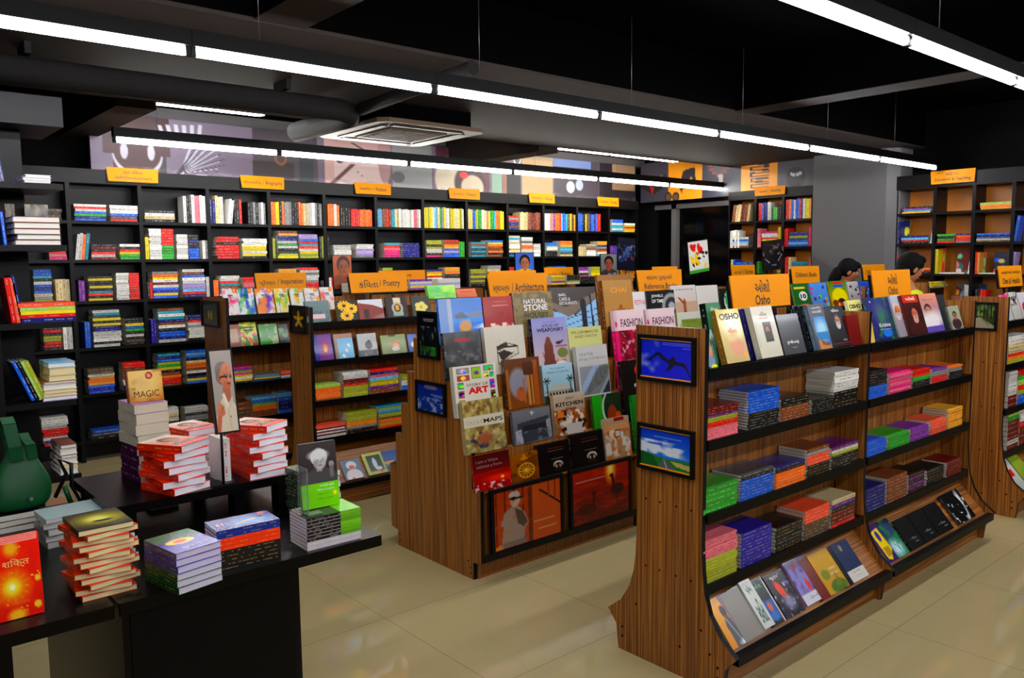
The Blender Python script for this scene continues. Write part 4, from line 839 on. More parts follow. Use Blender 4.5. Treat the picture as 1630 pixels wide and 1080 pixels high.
# back corner of the table
GY = (rgb(120,120,118), rgb(120,118,116), .02, 'grey-covered book')
tstack(.58, 2.86, .75, .17, .14, [(rgb(150,165,165), rgb(140,150,150), .014, 'pale blue-grey book')]+[GY]*4, 'of the grey pile behind the fanned stack', [.05, -.05, .1, .0], page=(.7,.7,.68))
tstack(.62, 2.60, .75, .11, .16, [(rgb(22,22,24), rgb(18,18,20), .016, 'glossy black book')]*5, 'of the black pile beside the fanned stack', [.1, .25, .0])
tstack(.28, 2.62, .75, .17, .2, [(rgb(60,20,40), rgb(90,20,24), .02, 'dark maroon book')]*3, 'of the maroon pile at the left edge', [.1, .0])
tstack(.44, 3.12, .75, .18, .14, [(rgb(24,20,20), rgb(20,18,18), .02, 'black-covered book')]*3, 'under the green handbag', [.0, .1])
book(.1, .13, .02, rgb(190,188,180), rgb(180,178,170), frameM((.86, 2.98, .75), (1, 0, 0), (0, 1, 0)), 'pale book lying in the shade under the riser')
# green handbag
e = empty('handbag', (.47, 3.1, .812), 'dark green leather shoulder bag standing on the table at the left', 'bag'); o = e.location
b = MB(); rng_ = [(.0, .078, .05), (.02, .098, .060), (.07, .096, .056), (.11, .082, .046), (.15, .060, .034), (.19, .042, .020), (.225, .030, .010)]
n = 20; base = 0
for k, (zz, rx, ry) in enumerate(rng_):
    for i in range(n):
        t_ = 2*PI*i/n; f = 1+.05*math.sin(3*t_+k)+.03*math.sin(5*t_-k*1.3); ex = abs(math.cos(t_))**.7*math.copysign(1, math.cos(t_)); ey = abs(math.sin(t_))**.7*math.copysign(1, math.sin(t_))
        b.v.append((.475+.10*zz+rx*ex*f, 3.1+ry*ey*f, .812+zz))
for k in range(len(rng_)-1):
    for i in range(n): b.face([k*n+i, k*n+(i+1) % n, (k+1)*n+(i+1) % n, (k+1)*n+i], (0,0,0), 0, True)
b.face(list(range(n))[::-1], (0,0,0)); b.face([(len(rng_)-1)*n+i for i in range(n)], (0,0,0)); ob = b.build('body', M_LEATHER, e, o)
sm = ob.modifiers.new('smooth', 'SUBSURF'); sm.levels = 1; sm.render_levels = 1
for dx, ln, hw_ in ((-.012, .315, .019), (.034, .255, .014)):
    s = MB(); x_c = .478+dx; P_ = [(x_c+.012, 3.062, .812+.17), (x_c+.006, 3.052, .812+.22), (x_c-.004, 3.062, .812+ln-.02), (x_c-.008, 3.085, .812+ln), (x_c-.006, 3.115, .812+ln-.015), (x_c+.004, 3.135, .812+.23), (x_c+.01, 3.13, .812+.17)]
    for a_, b_ in zip(P_[:-1], P_[1:]):
        A_, B_ = Vector(a_), Vector(b_); d = (B_-A_).normalized(); nn = d.cross(Vector((1, 0, 0))).normalized()*.003; wv_ = Vector((hw_, 0, 0))
        s.quad([A_-wv_-nn, A_+wv_-nn, B_+wv_-nn, B_-wv_-nn], (0,0,0)); s.quad([A_-wv_+nn, B_-wv_+nn, B_+wv_+nn, A_+wv_+nn], (0,0,0)); s.quad([A_-wv_-nn, B_-wv_-nn, B_-wv_+nn, A_-wv_+nn], (0,0,0)); s.quad([A_+wv_-nn, A_+wv_+nn, B_+wv_+nn, B_+wv_-nn], (0,0,0))
    s.build('strap', M_LEATHER, e, o)
s = MB()
for xx in (-.05, .045): s.tube([(.46+xx, 3.028, .855), (.46+xx, 3.036, .855)], .006, 10)
s.build('stud', M_METAL, e, o)
# loose black camera strap beside the bag
s = MB(); s.tube([(.60, 3.16, .815), (.63, 3.12, .90), (.615, 3.14, .95), (.65, 3.13, .93), (.64, 3.10, .86), (.67, 3.12, .79), (.63, 3.08, .76)], .007, 8); s.tube([(.62, 3.11, .86), (.635, 3.1, .80)], .009, 8, mat=1)
tag(s.build('looped_strap', [M_EDGE, M_LEATHER], None, (.63, 3.12, .76)), 'tangle of black strap hanging beside the green bag', 'strap')

# ================================================================== PICTURES ON THE END PANELS
def pframe(X, ya, yb, z0, z1, art, label, bw=.014, gold=False, texts=()):
    """framed picture on a panel facing -X; ya = its left (far) side"""
    W, H = ya-yb, z1-z0; M = frameM((X, ya, z0), (0, -1, 0), (0, 0, 1)); e = empty('picture_frame', (X, (ya+yb)/2, z0), label, 'picture', 'framed pictures on the stand ends'); o = e.location
    f = MB()
    for lo, hi in (((0, 0), (W, bw)), ((0, H-bw), (W, H)), ((0, bw), (bw, H-bw)), ((W-bw, bw), (W, H-bw))): f.box((*lo, -.006), (*hi, .010), M=M)
    f.box((bw, bw, -.006), (W-bw, H-bw, -.002), M=M); f.build('frame', M_EDGE, e, o)
    if gold:
        for lo, hi in (((bw, bw), (W-bw, bw+.004)), ((bw, H-bw-.004), (W-bw, H-bw))): MB().box((*lo, 0), (*hi, .007), rgb(230,160,30), M=M).build('gold_slip', M_GLOSS, e, o)
    q = MB(); q.canvas(art, M @ Matrix.Translation((bw, bw, 0)), W-2*bw, H-2*bw, .001)
    for t in texts: q.text(t[0], M @ Matrix.Translation((bw, bw, 0)), t[1]*(W-2*bw), t[2]*(H-2*bw), t[3]*(W-2*bw), t[4]*(H-2*bw), t[5], .0016)
    q.build('picture', M_GLOSS, e, o); return e
XE = 2.4525
im = cv(66, 46, rgb(30,50,190), rgb(20,34,200)); noise(im, rgb(150,160,215), 4, .42, .7, 11, .9); x_, y_ = grid(im); mixm(im, np.clip((x_-.28)/.12, 0, 1), rgb(22,36,196))
BK = rgb(16,18,30)
poly(im, [(.12,.58),(.30,.35),(.38,.33),(.42,.40),(.56,.52),(.60,.46),(.64,.40),(.66,.44),(.66,.53),(.80,.54),(.88,.60),(.96,.90),(.93,.86),(.86,.68),(.78,.62),(.66,.62),(.60,.72),(.52,.80),(.50,.74),(.54,.66),(.54,.60),(.40,.50),(.36,.42),(.30,.45),(.20,.56)], BK)
for k in range(3): rect(im, .42 if k < 2 else .8, .08+k*.06, .96, .1+k*.06, rgb(190,196,230), .45)
pframe(XE, 2.083, 1.811, 1.150, 1.330, im, 'framed picture of a dark bird gliding on blue sky', gold=True)
im = cv(66, 46, rgb(20,60,180), rgb(70,140,230)); noise(im, rgb(238,242,248), 4, .46, .62, 14, 1, sx=1, sy=1.4, y0=.3, y1=.66); noise(im, rgb(225,232,242), 3, .5, .66, 15, 1, y0=.42, y1=.66); poly(im, [(0,.62),(.2,.66),(.5,.72),(1,.68),(1,1),(0,1)], rgb(40,110,40)); poly(im, [(0,.62),(.25,.68),(.4,1),(0,1)], rgb(24,84,34)); poly(im, [(.6,.76),(1,.78),(1,.92),(.7,.86)], rgb(190,170,110)); poly(im, [(.46,.74),(.49,.74),(.74,1),(.34,1)], rgb(90,90,100)); line(im, .475, .76, .54, 1, .006, rgb(220,220,210))
for k in range(3): rect(im, .28 if k < 2 else .45, .12+k*.07, .8 if k < 2 else .55, .14+k*.07, rgb(225,235,250), .45)
pframe(XE, 2.085, 1.813, .797, .979, im, 'framed picture of a road through green fields under clouds', gold=True)
im = cv(30, 50, rgb(8,8,10), rgb(14,18,14)); noise(im, rgb(200,205,215), 4, .52, .75, 21, .8, sx=2, sy=.8, y0=.3); noise(im, rgb(50,130,40), 4, .4, .7, 22, 1, y0=.78); rect(im, .2, .12, .8, .14, rgb(150,150,150)); rect(im, .25, .17, .75, .185, rgb(130,130,130)); ell(im, .5, .45, .16, .14, rgb(20,20,34))
pframe(XE, 3.615, 3.425, 1.112, 1.362, im, 'framed dark waterfall picture at the top of the stepped stand end', bw=.016)
im = cv(50, 36, rgb(14,40,130), rgb(20,50,120)); noise(im, rgb(150,165,205), 9, .45, .7, 31, 1, y0=.5); ell(im, .5, .12, .25, .08, rgb(120,110,150)); rect(im, .5, .36, .95, .375, rgb(120,140,200)); rect(im, .6, .42, .95, .435, rgb(120,140,200))
pframe(XE, 3.648, 3.379, .815, .988, im, 'framed picture of pebbles by blue water on the stepped stand end')
im = cv(40, 30, rgb(12,14,12), rgb(20,18,10))
for k in range(5): a_ = k*1.2566-1.57; ell(im, .5+.16*math.cos(a_), .5+.2*math.sin(a_), .17, .07, rgb(190,150,20), rot=math.atan2(math.sin(a_)*.75, math.cos(a_)))
ell(im, .5, .5, .07, .09, rgb(230,190,60)); pframe(XE, 5.15, 4.90, 1.155, 1.342, im, 'framed picture of a yellow flower on black')
im = cv(40, 30, rgb(26,16,12), rgb(20,12,8)); ell(im, .42, .55, .05, .22, rgb(150,140,90)); ell(im, .58, .55, .05, .24, rgb(150,140,80)); ell(im, .5, .9, .4, .06, rgb(80,50,30))
pframe(2.31, 6.40, 6.05, 1.145, 1.345, im, 'small dark framed picture with two pale candles')
im = cv(56, 40, rgb(30,50,26), rgb(60,70,40)); noise(im, rgb(130,160,80), 6, .4, .7, 41, .8, y1=.5)
for k in range(7): rect(im, .06+k*.15, 0, .10+k*.15, .62, rgb(18,20,14))
poly(im, [(0,.62),(.35,.55),(1,.9),(1,1),(0,1)], rgb(150,140,120)); line(im, .4, .56, .75, .85, .03, rgb(120,110,70)); poly(im, [(.6,.6),(1,.62),(1,.92)], rgb(40,60,24))
pframe(5.5255, on(1543, 500, 0, 5.5255).y, on(1588, 500, 0, 5.5255).y, 1.155, 1.33, im, 'framed picture of a sunlit forest path')

# ================================================================== STEPPED STAND: ART BOOKS
def ablk(k): return AC-AST[k][0]+.010
AZ = [AST[0][1], AST[1][1], AST[2][1], AST[3][1], AST[4][1]]
def ab(pxl, pxr, ptop, k, art, label, texts=(), t=.02, lean=.14, dy=0, **kw): return face_out(pxl, pxr, ptop, ablk(k)-.004+dy+(.02 if k == 4 else 0), AZ[k], lean, t, art, texts, label, hard=True, group='art books on the stepped stand', **kw)
WH = (.93,.92,.90); BL = (.05,.05,.06)
# top step
im = cv(56, 40, rgb(80,130,200), rgb(40,110,200)); rect(im, 0, 0, .30, 1, rgb(120,150,200)); rect(im, .2, 0, .28, 1, rgb(170,180,200)); poly(im, [(.36,.36),(.5,.3),(.62,.4),(.62,.44),(.36,.46)], rgb(50,70,80)); poly(im, [(.62,.38),(.85,.3),(1,.36),(1,.44),(.62,.44)], rgb(90,110,140)); rect(im, .3, .44, 1, .56, rgb(60,140,215)); noise(im, rgb(220,232,245), 5, .5, .7, 51, .9, y0=.48, y1=.7); rect(im, .42, .66, .72, .95, rgb(150,110,70)); ell(im, .57, .62, .14, .12, rgb(196,150,100)); rect(im, .3, .88, 1, 1, rgb(140,130,130))
ab(700, 769, 476, 0, im, 'large landscape book with a blue seaside terrace cover', t=.022, spine=rgb(40,110,190))
im = cv(34, 44, rgb(150,16,14), rgb(130,10,8)); noise(im, rgb(235,210,190), 7, .45, .55, 52, 1, y0=.62, y1=.98); rect(im, 0, .6, .22, 1, rgb(140,14,12)); rect(im, .3, .2, .85, .225, rgb(220,150,130)); rect(im, .35, .12, .8, .135, rgb(200,110,60)); ell(im, .6, .4, .05, .04, rgb(90,10,10))
ab(771, 817, 473, 0, im, 'dark red cover book with a patterned band between terrace and stone books', spine=rgb(90,8,8))
im = cv(40, 44, rgb(140,122,82), rgb(118,102,66)); noise(im, rgb(96,84,54), 12, .45, .6, 53, .8)
ab(818, 881, 466, 0, im, 'tan book titled NATURAL STONE HOUSES', [('NATURAL', .26, .74, .58, .10, WH, .01), ('STONE', .26, .58, .60, .14, WH, .02), ('HOUSES', .26, .42, .60, .11, rgb(24,50,24), .03)], t=.024, spine=rgb(60,52,36))
im = cv(60, 40, rgb(62,52,46), rgb(70,60,52)); poly(im, [(0,.5),(.5,.62),(1,.28),(1,1),(0,1)], rgb(150,190,225)); poly(im, [(0,.42),(.35,.66),(1,.26),(1,.14),(.3,.44),(0,.3)], rgb(120,104,92)); poly(im, [(.62,.3),(.74,.26),(.76,1),(.64,1)], rgb(26,28,34)); poly(im, [(.84,.2),(.88,.2),(.9,1),(.86,1)], rgb(30,32,40))
for k in range(4): line(im, 0, .78+k*.13, 1, .5+k*.13, .008, rgb(40,50,60))
ab(879, 950, 458, 0, im, 'wide book titled BARS CAFES & RESTAURANTS with window bars', [('BARS,', .17, .80, .16, .07, WH), ('CAFES &', .17, .71, .24, .07, WH), ('RESTAURANTS', .17, .62, .38, .07, WH)], t=.018, dy=.012)
im = cv(40, 56, rgb(178,134,74), rgb(166,122,62)); ell(im, .55, .66, .2, .08, rgb(150,86,36)); line(im, .3, .62, .2, .74, .02, rgb(150,80,30)); line(im, .78, .6, .9, .68, .015, rgb(150,80,30)); ell(im, .55, .56, .06, .05, rgb(140,80,30)); rect(im, .3, .3, .75, .31, rgb(120,84,44))
ab(962, 1008, 447, 0, im, 'golden brown book titled CHAI with a teapot', [('CHAI', .25, .74, .55, .11, rgb(226,160,50), .02)], t=.03, dy=-.005, spine=rgb(110,70,30))
ab(954, 1010, 438, 0, cv(10, 10, rgb(140,96,46), rgb(120,80,40)), 'taller brown book behind the teapot book', t=.02, dy=.028)
im = cv(20, 26, rgb(228,222,222), rgb(222,214,214)); ab(1009, 1030, 465, 0, im, 'white book with pink lettering beside the teapot book', [('FESTIVAL', .1, .62, .85, .14, rgb(205,60,90), .01)], t=.014, dy=.012)
im = cv(36, 40, rgb(24,24,26), rgb(18,18,20)); ell(im, .86, .5, .34, .4, rgb(150,150,150)); ell(im, .86, .5, .24, .28, rgb(50,50,52)); ell(im, .86, .5, .12, .14, rgb(170,170,170)); rect(im, 0, 0, .12, 1, rgb(10,10,12))
ab(1031, 1075, 463, 0, im, 'black book titled JEWELS OF TIME', [('JEWELS', .16, .78, .42, .10, WH, .01), ('OF TIME', .16, .64, .42, .10, WH, .01)], t=.02)
im = cv(30, 40, rgb(214,208,206), rgb(196,170,146)); rect(im, 0, .45, 1, 1, rgb(190,160,136)); ell(im, .5, .45, .05, .07, rgb(120,60,40)); line(im, .5, .45, .5, .75, .05, rgb(140,70,40)); line(im, .48, .5, .3, .35, .03, rgb(140,70,40)); line(im, .5, .7, .38, .95, .03, rgb(120,60,36)); line(im, .5, .7, .64, .92, .03, rgb(120,60,36))
ab(1070, 1109, 455, 0, im, 'pale art book with a leaping bronze dancer', [('& BEHAVIOUR', .2, .86, .7, .05, rgb(90,70,60))], dy=.02)
im = cv(24, 30, rgb(216,210,204), rgb(206,200,192)); ell(im, .7, .62, .08, .08, BL); rect(im, .62, .66, .82, .8, BL); rect(im, .66, .8, .8, .95, rgb(90,90,90))
ab(1110, 1144, 455, 0, im, 'plain white art book with a small seated figure', dy=.02)
im = cv(14, 26, rgb(16,18,16), rgb(14,16,14)); ell(im, .5, .45, .2, .3, rgb(220,226,220)); ell(im, .55, .4, .18, .3, rgb(50,140,80)); ab(1148, 1168, 460, 0, im, 'black book with a green curved band at the end of the top step', dy=.02)
# second step
im = cv(44, 56, rgb(64,64,66), rgb(38,38,40)); noise(im, rgb(100,100,102), 5, .4, .7, 61, .6); noise(im, rgb(150,146,140), 9, .5, .7, 62, .5, y0=.4, y1=.62); rect(im, 0, .7, 1, 1, rgb(40,40,42), .5)
ab(708, 767, 529, 1, im, 'dark grey leather-look book with red lettering', [('PAPERS', .30, .78, .40, .09, rgb(190,30,20), .02)], spine=rgb(30,30,32))
im = cv(50, 56, rgb(214,206,190), rgb(206,198,182)); poly(im, [(.28,.42),(.52,.34),(.56,.42),(.32,.52)], rgb(60,40,36)); poly(im, [(.30,.54),(.46,.50),(.66,.58),(.40,.74),(.34,.66)], rgb(44,30,28)); rect(im, .46, .42, .8, .47, rgb(20,18,18))
for a_ in ((.28,.45,.3,.78),(.8,.44,.8,.62),(.3,.78,.8,.6),(.28,.45,.52,.35),(.5,.36,.8,.44),(.62,.62,.7,.56)): line(im, *a_, .009, BL)
ab(773, 836, 520, 1, im, 'cream book with a drawing of an easel chair', spine=rgb(200,190,170), t=.026)
im = cv(44, 60, rgb(150,150,205), rgb(205,180,170)); ell(im, .42, .64, .13, .2, rgb(110,60,44)); ell(im, .42, .46, .07, .08, rgb(120,66,46)); poly(im, [(.24,1),(.3,.62),(.54,.62),(.6,1)], rgb(104,56,44)); poly(im, [(.6,.5),(.9,.46),(.76,.54),(.7,.56)], rgb(50,50,70)); rect(im, .62, .56, .95, .6, rgb(170,90,110)); ell(im, .8, .72, .15, .1, rgb(110,120,60)); noise(im, rgb(170,70,50), 7, .55, .7, 63, .8, y0=.66); ell(im, .75, .94, .16, .06, rgb(225,215,200))
ab(849, 904, 507, 1, im, 'lilac book titled ATLAS OF WEAPONRY with a warrior figure', [('THE ILLUSTRATED', .3, .90, .4, .02, rgb(70,60,110)), ('ATLAS OF', .28, .81, .48, .06, rgb(40,40,90), .01), ('WEAPONRY', .12, .72, .78, .075, rgb(30,26,60), .03)], t=.03, spine=rgb(20,22,34))
im = cv(34, 44, rgb(206,204,140), rgb(198,196,132)); ab(906, 959, 521, 1, im, 'pale yellow book titled PILGRIMAGE AND FAITH', [('PILGRIMAGE', .1, .82, .8, .08, rgb(130,120,60), .01), ('AND FAITH', .18, .70, .66, .08, rgb(130,120,60), .01)], dy=.01)
for k, (a, b) in enumerate(((980, 1027), (1031, 1076))):
    im = cv(40, 30, rgb(236,212,214), rgb(226,186,192)); rect(im, 0, 0, .1, 1, rgb(220,190,196)); ell(im, .06, .3, .04, .06, rgb(210,60,110)); rect(im, .2, .12, .8, .14, rgb(210,120,150)); rect(im, .12, .8, .9, .82, rgb(190,120,130))
    ab(a, b, 494-k*2, 1, im, ('first' if k == 0 else 'second')+' pink FASHION book on the second step', [('FASHION', .20, .64, .74, .17, rgb(70,30,60), .01)], t=.03)
im = cv(30, 30, rgb(206,206,190), rgb(200,200,184)); rect(im, .18, .2, 1, 1, rgb(110,126,50)); noise(im, rgb(140,156,70), 5, .4, .7, 65, .6, y0=.2); ab(1080, 1123, 497, 1, im, 'olive green book with a cream border on the second step')
# third step
im = cv(60, 80, rgb(222,214,200)); rr = random.Random(5)
for a_ in ((.09,.05,.36,.16),(.42,.05,.64,.28),(.70,.04,.93,.15),(.09,.19,.36,.3),(.70,.18,.8,.28),(.83,.18,.93,.28),(.09,.33,.22,.45),(.09,.49,.22,.62),(.09,.66,.22,.8),(.82,.32,.93,.5),(.82,.54,.93,.7)):
    c_ = [rr.uniform(.1, .8) for _ in range(3)]; rect(im, *a_, rgb(120,70,30)); rect(im, a_[0]+.015, a_[1]+.012, a_[2]-.015, a_[3]-.012, c_); ell(im, (a_[0]+a_[2])/2, (a_[1]+a_[3])/2, .06, .04, [rr.random() for _ in range(3)]); ell(im, (a_[0]+a_[2])/2+.03, (a_[1]+a_[3])/2+.02, .03, .02, [rr.random() for _ in range(3)])
ab(724, 792, 582, 2, im, 'white book titled STORY OF ART framed by small paintings', [('STORY OF', .28, .58, .5, .055, rgb(60,60,60), .01), ('ART', .3, .43, .48, .13, rgb(205,22,34), .05)], t=.03)
im = cv(44, 64, rgb(90,50,24), rgb(120,66,26)); ell(im, .35, .5, .26, .3, rgb(140,140,150), soft=.3); ell(im, .4, .72, .14, .14, rgb(170,90,50)); ell(im, .4, .62, .05, .05, rgb(150,80,44)); rect(im, .02, .2, .09, 1, rgb(150,96,40)); rect(im, .78, .06, .92, 1, rgb(150,80,30)); rect(im, .6, .36, .66, .95, rgb(190,130,70)); rect(im, .7, .36, .74, .95, rgb(180,120,60)); rect(im, .48, .4, .52, .9, rgb(160,100,50)); rect(im, .5, .1, .8, .34, rgb(74,40,20))
ab(806, 861, 571, 2, im, 'brown book with carved palace arches on its cover', spine=rgb(70,40,16), t=.024)
im = cv(40, 54, rgb(176,208,224), rgb(150,186,196)); poly(im, [(.1,.66),(.5,.52),(.92,.66)], rgb(190,180,160)); rect(im, .06, .68, .96, .74, rgb(150,140,120)); rect(im, 0, .8, 1, 1, rgb(50,56,30))
for k in range(8): rect(im, .14+k*.1, .74, .18+k*.1, .86, rgb(200,196,180)); rect(im, .18+k*.1, .74, .24+k*.1, .86, rgb(30,34,26))
for xx in (.12, .88):
    line(im, xx, .5, xx, .9, .018, rgb(50,44,24))
    for a_ in range(6): line(im, xx, .42, xx+.12*math.cos(a_*1.05), .42+.08*math.sin(a_*1.05), .016, rgb(34,46,30))
ab(865, 913, 580, 2, im, 'pale blue book about forgotten palaces with palm trees', [('The Forgotten', .24, .86, .5, .05, rgb(50,60,70)), ('Palaces of Calcutta', .16, .77, .7, .05, rgb(50,60,70))])
im = cv(44, 64, rgb(202,198,196)); rect(im, .06, .40, .97, .97, rgb(150,156,160)); poly(im, [(.08,.8),(.5,.40),(.68,.40),(.36,.97),(.08,.97)], rgb(160,180,205)); poly(im, [(.08,.97),(.3,.78),(.7,.42),(.97,.40),(.97,.62),(.6,.97)], rgb(120,122,120))
for k in range(12): line(im, .2+k*.05, .97-k*.02, .58+k*.04, .46-k*.002, .006, rgb(56,58,64), .7)
poly(im, [(.7,.97),(.97,.7),(.97,.97)], rgb(44,46,58))
ab(920, 969, 551, 2, im, 'white book titled WATER ENJOYMENT with a curved steel roof', [('WATER', .08, .80, .46, .065, rgb(130,126,126)), ('ENJOYMENT', .08, .70, .86, .065, rgb(130,126,126))], t=.03, spine=rgb(190,186,184))
im = cv(30, 50, rgb(170,14,60), rgb(150,10,50)); noise(im, rgb(90,10,20), 8, .4, .6, 71, 1); noise(im, rgb(230,150,170), 14, .62, .72, 72, 1); rect(im, 0, 0, .14, 1, rgb(215,30,110))
ab(984, 1030, 526, 2, im, 'crimson patterned textile book with a magenta spine', t=.03, spine=rgb(215,30,110))
# fourth step
im = cv(52, 64, rgb(166,146,86), rgb(150,136,84)); noise(im, rgb(120,92,50), 8, .4, .6, 81, 1); noise(im, rgb(196,180,120), 10, .5, .65, 82, .9); noise(im, rgb(40,50,84), 7, .55, .66, 83, 1, y0=.6); ell(im, .48, .74, .16, .12, rgb(160,90,60), soft=.9); rect(im, 0, .30, 1, .5, rgb(216,208,186))
ab(739, 803, 637, 3, im, 'antique-map book titled GREAT MAPS', [('GREAT', .04, .55, .42, .07, rgb(180,166,130)), ('MAPS', .48, .55, .48, .085, rgb(40,34,30), .02)], t=.028)
im = cv(52, 56, rgb(112,114,118), rgb(90,92,98)); poly(im, [(.12,.38),(.95,.26),(.95,.9),(.1,1)], rgb(56,58,66)); poly(im, [(.06,.6),(.2,.55),(.24,1),(.06,1)], rgb(170,172,180)); poly(im, [(.86,.4),(.98,.36),(1,.9),(.9,.95)], rgb(150,152,160)); rect(im, .25, .46, .85, .62, rgb(36,38,46)); noise(im, rgb(120,124,130), 8, .55, .7, 84, .7, y0=.6); line(im, .46, .12, .56, .12, .008, WH); line(im, .51, .07, .51, .18, .008, WH)
ab(817, 877, 652, 3, im, 'grey book with a dim loft interior and a small white cross', [])
im = cv(50, 64, rgb(196,180,160), rgb(120,80,50)); noise(im, rgb(150,70,20), 7, .42, .56, 85, 1, y0=.38); noise(im, rgb(225,215,200), 6, .5, .6, 86, 1, y0=.42); noise(im, rgb(40,24,16), 6, .58, .66, 87, 1, y0=.4); rect(im, .34, .74, .8, .98, rgb(206,198,190)); rect(im, .1, .42, .3, .56, rgb(205,110,30))
ab(883, 932, 627, 3, im, 'book titled GREAT KITCHEN IDEAS with a warm kitchen photo', [('GREAT', .38, .86, .28, .055, rgb(60,40,30)), ('KITCHEN', .06, .70, .88, .10, BL, .03), ('IDEAS', .36, .60, .34, .06, BL)], t=.026)
im = cv(44, 46, rgb(20,40,24), rgb(16,30,18)); rect(im, 0, 0, .36, 1, rgb(30,140,24)); ell(im, .95, .45, .62, .72, rgb(216,222,206), soft=.03); ell(im, .98, .45, .6, .70, rgb(18,40,22), soft=.03); rect(im, 0, 0, .30, 1, rgb(30,140,24)); ell(im, .66, .66, .16, .3, rgb(130,50,20)); ell(im, .86, .72, .1, .14, rgb(170,80,20))
ab(944, 989, 628, 3, im, 'green book with a curved white line and temple photo', t=.02)
im = cv(30, 50, rgb(10,10,10)); 
for k in range(6): ell(im, .62+.1*math.cos(k*1.05), .18+.06*math.sin(k*1.05), .09, .06, rgb(215,40,24))
ab(992, 1040, 573, 3, im, 'black book with a red blossom beside the divider', [('READ', .38, .55, .5, .06, WH), ('&', .56, .45, .12, .05, WH), ('FLOW', .34, .3, .5, .06, WH)], t=.022)
# fifth step
im = cv(56, 54, rgb(60,14,14), rgb(150,16,10)); rect(im, 0, .48, 1, 1, rgb(150,14,10)); ell(im, .72, .7, .4, .1, rgb(225,40,14), soft=1); ell(im, .76, .7, .05, .04, rgb(255,190,80)); noise(im, rgb(235,180,180), 10, .58, .64, 91, 1, y0=.78); 
ab(754, 812, 722, 4, im, 'dark red sunset book titled I am a Voice without a Form', [('I am a Voice', .08, .78, .6, .08, rgb(160,130,130)), ('without a Form', .08, .64, .7, .08, rgb(160,130,130)), ('poems', .4, .5, .4, .03, rgb(200,60,50))], t=.016)
im = cv(44, 50, rgb(150,84,14), rgb(120,60,8)); noise(im, rgb(90,44,8), 6, .45, .65, 92, .8); ell(im, .55, .62, .3, .27, rgb(210,150,40)); ell(im, .55, .62, .25, .22, rgb(110,60,10))
for k in range(12): line(im, .55, .62, .55+.26*math.cos(k*.5236), .62+.23*math.sin(k*.5236), .014, rgb(215,155,50))
ell(im, .55, .62, .07, .06, rgb(225,170,70)); ell(im, .5, .2, .14, .05, rgb(190,120,20)); ell(im, .5, .12, .05, .08, rgb(200,130,30))
ab(813, 857, 722, 4, im, 'golden brown book with a carved stone wheel', t=.016)
def blk(sd):
    im = cv(46, 54, rgb(14,11,11), rgb(10,8,8)); ell(im, .6, .72, .15, .12, rgb(200,190,170)); ell(im, .6, .78, .13, .12, rgb(16,12,10)); ell(im, .54, .76, .03, .05, rgb(170,150,130)); ell(im, .66, .76, .03, .05, rgb(170,150,130)); ell(im, .6, .86, .12, .06, rgb(40,26,16)); rect(im, .3, .16, .8, .2, rgb(70,24,14)); rect(im, .3, .26, .8, .275, rgb(90,80,76)); rect(im, .4, .52, .75, .535, rgb(110,100,90)); return im
ab(857, 907, 705, 4, blk(1), 'black book with a small pale crest, left of two alike', t=.022); ab(910, 961, 689, 4, blk(2), 'black book with a small pale crest, right of two alike', t=.022)
im = cv(44, 60, rgb(186,160,130), rgb(170,130,100)); noise(im, rgb(200,110,30), 5, .45, .6, 95, 1, y0=.2); noise(im, rgb(225,215,205), 6, .48, .6, 96, 1, y0=.25); rect(im, .4, .3, .62, .5, rgb(120,70,40)); rect(im, .44, .33, .58, .47, rgb(220,210,190)); rect(im, .66, .5, .82, .72, rgb(225,220,215)); rect(im, 0, .16, 1, .3, rgb(190,170,150)); rect(im, .4, 0, .8, .1, rgb(140,30,26))
ab(963, 1003, 665, 4, im, 'book with orange BATHS lettering and warm room photo', [('BATHS', .06, .72, .88, .12, rgb(240,150,20), .04)], t=.02)
ab(1009, 1036, 628, 4, cv(10, 20, rgb(24,120,30), rgb(20,100,24)), 'plain green book just right of the stepped stand divider', t=.02)
# framed posters in the bottom tray
def pposter(x0, x1, art, label, texts=()):
    z0, z1 = .118, .462; W = x1-x0; M = frameM((x0, 3.1195, z0), (1, 0, 0), (0, .028, 1)); H = z1-z0; e = empty('framed_poster', tuple(M.translation), label, 'picture', 'framed posters in the bottom tray'); o = e.location; bw = .02; f = MB()
    for lo, hi in (((0, 0), (W, bw)), ((0, H-bw), (W, H)), ((0, bw), (bw, H-bw)), ((W-bw, bw), (W, H-bw))): f.box((*lo, -.012), (*hi, .006), M=M)
    f.box((bw, bw, -.012), (W-bw, H-bw, -.004), M=M); f.build('frame', M_EDGE, e, o); q = MB(); q.canvas(art, M @ Matrix.Translation((bw, bw, 0)), W-2*bw, H-2*bw, .0)
    for t in texts: q.text(t[0], M @ Matrix.Translation((bw, bw, 0)), t[1]*(W-2*bw), t[2]*(H-2*bw), t[3]*(W-2*bw), t[4]*(H-2*bw), t[5], .001)
    q.build('picture', M_GLOSS, e, o)
im = cv(80, 56, rgb(150,52,16), rgb(160,66,24))
for k in range(4): rect(im, .02+k*.13, 0, .05+k*.13, 1, rgb(96,28,10))
rect(im, .50, 0, .56, 1, rgb(90,40,20)); poly(im, [(.56,0),(1,0),(1,1),(.56,1)], rgb(176,78,30)); line(im, .68, .14, 1, .46, .014, rgb(24,14,12)); rect(im, .80, 0, .83, .3, rgb(120,50,20)); rect(im, .9, 0, .93, .36, rgb(120,50,20))
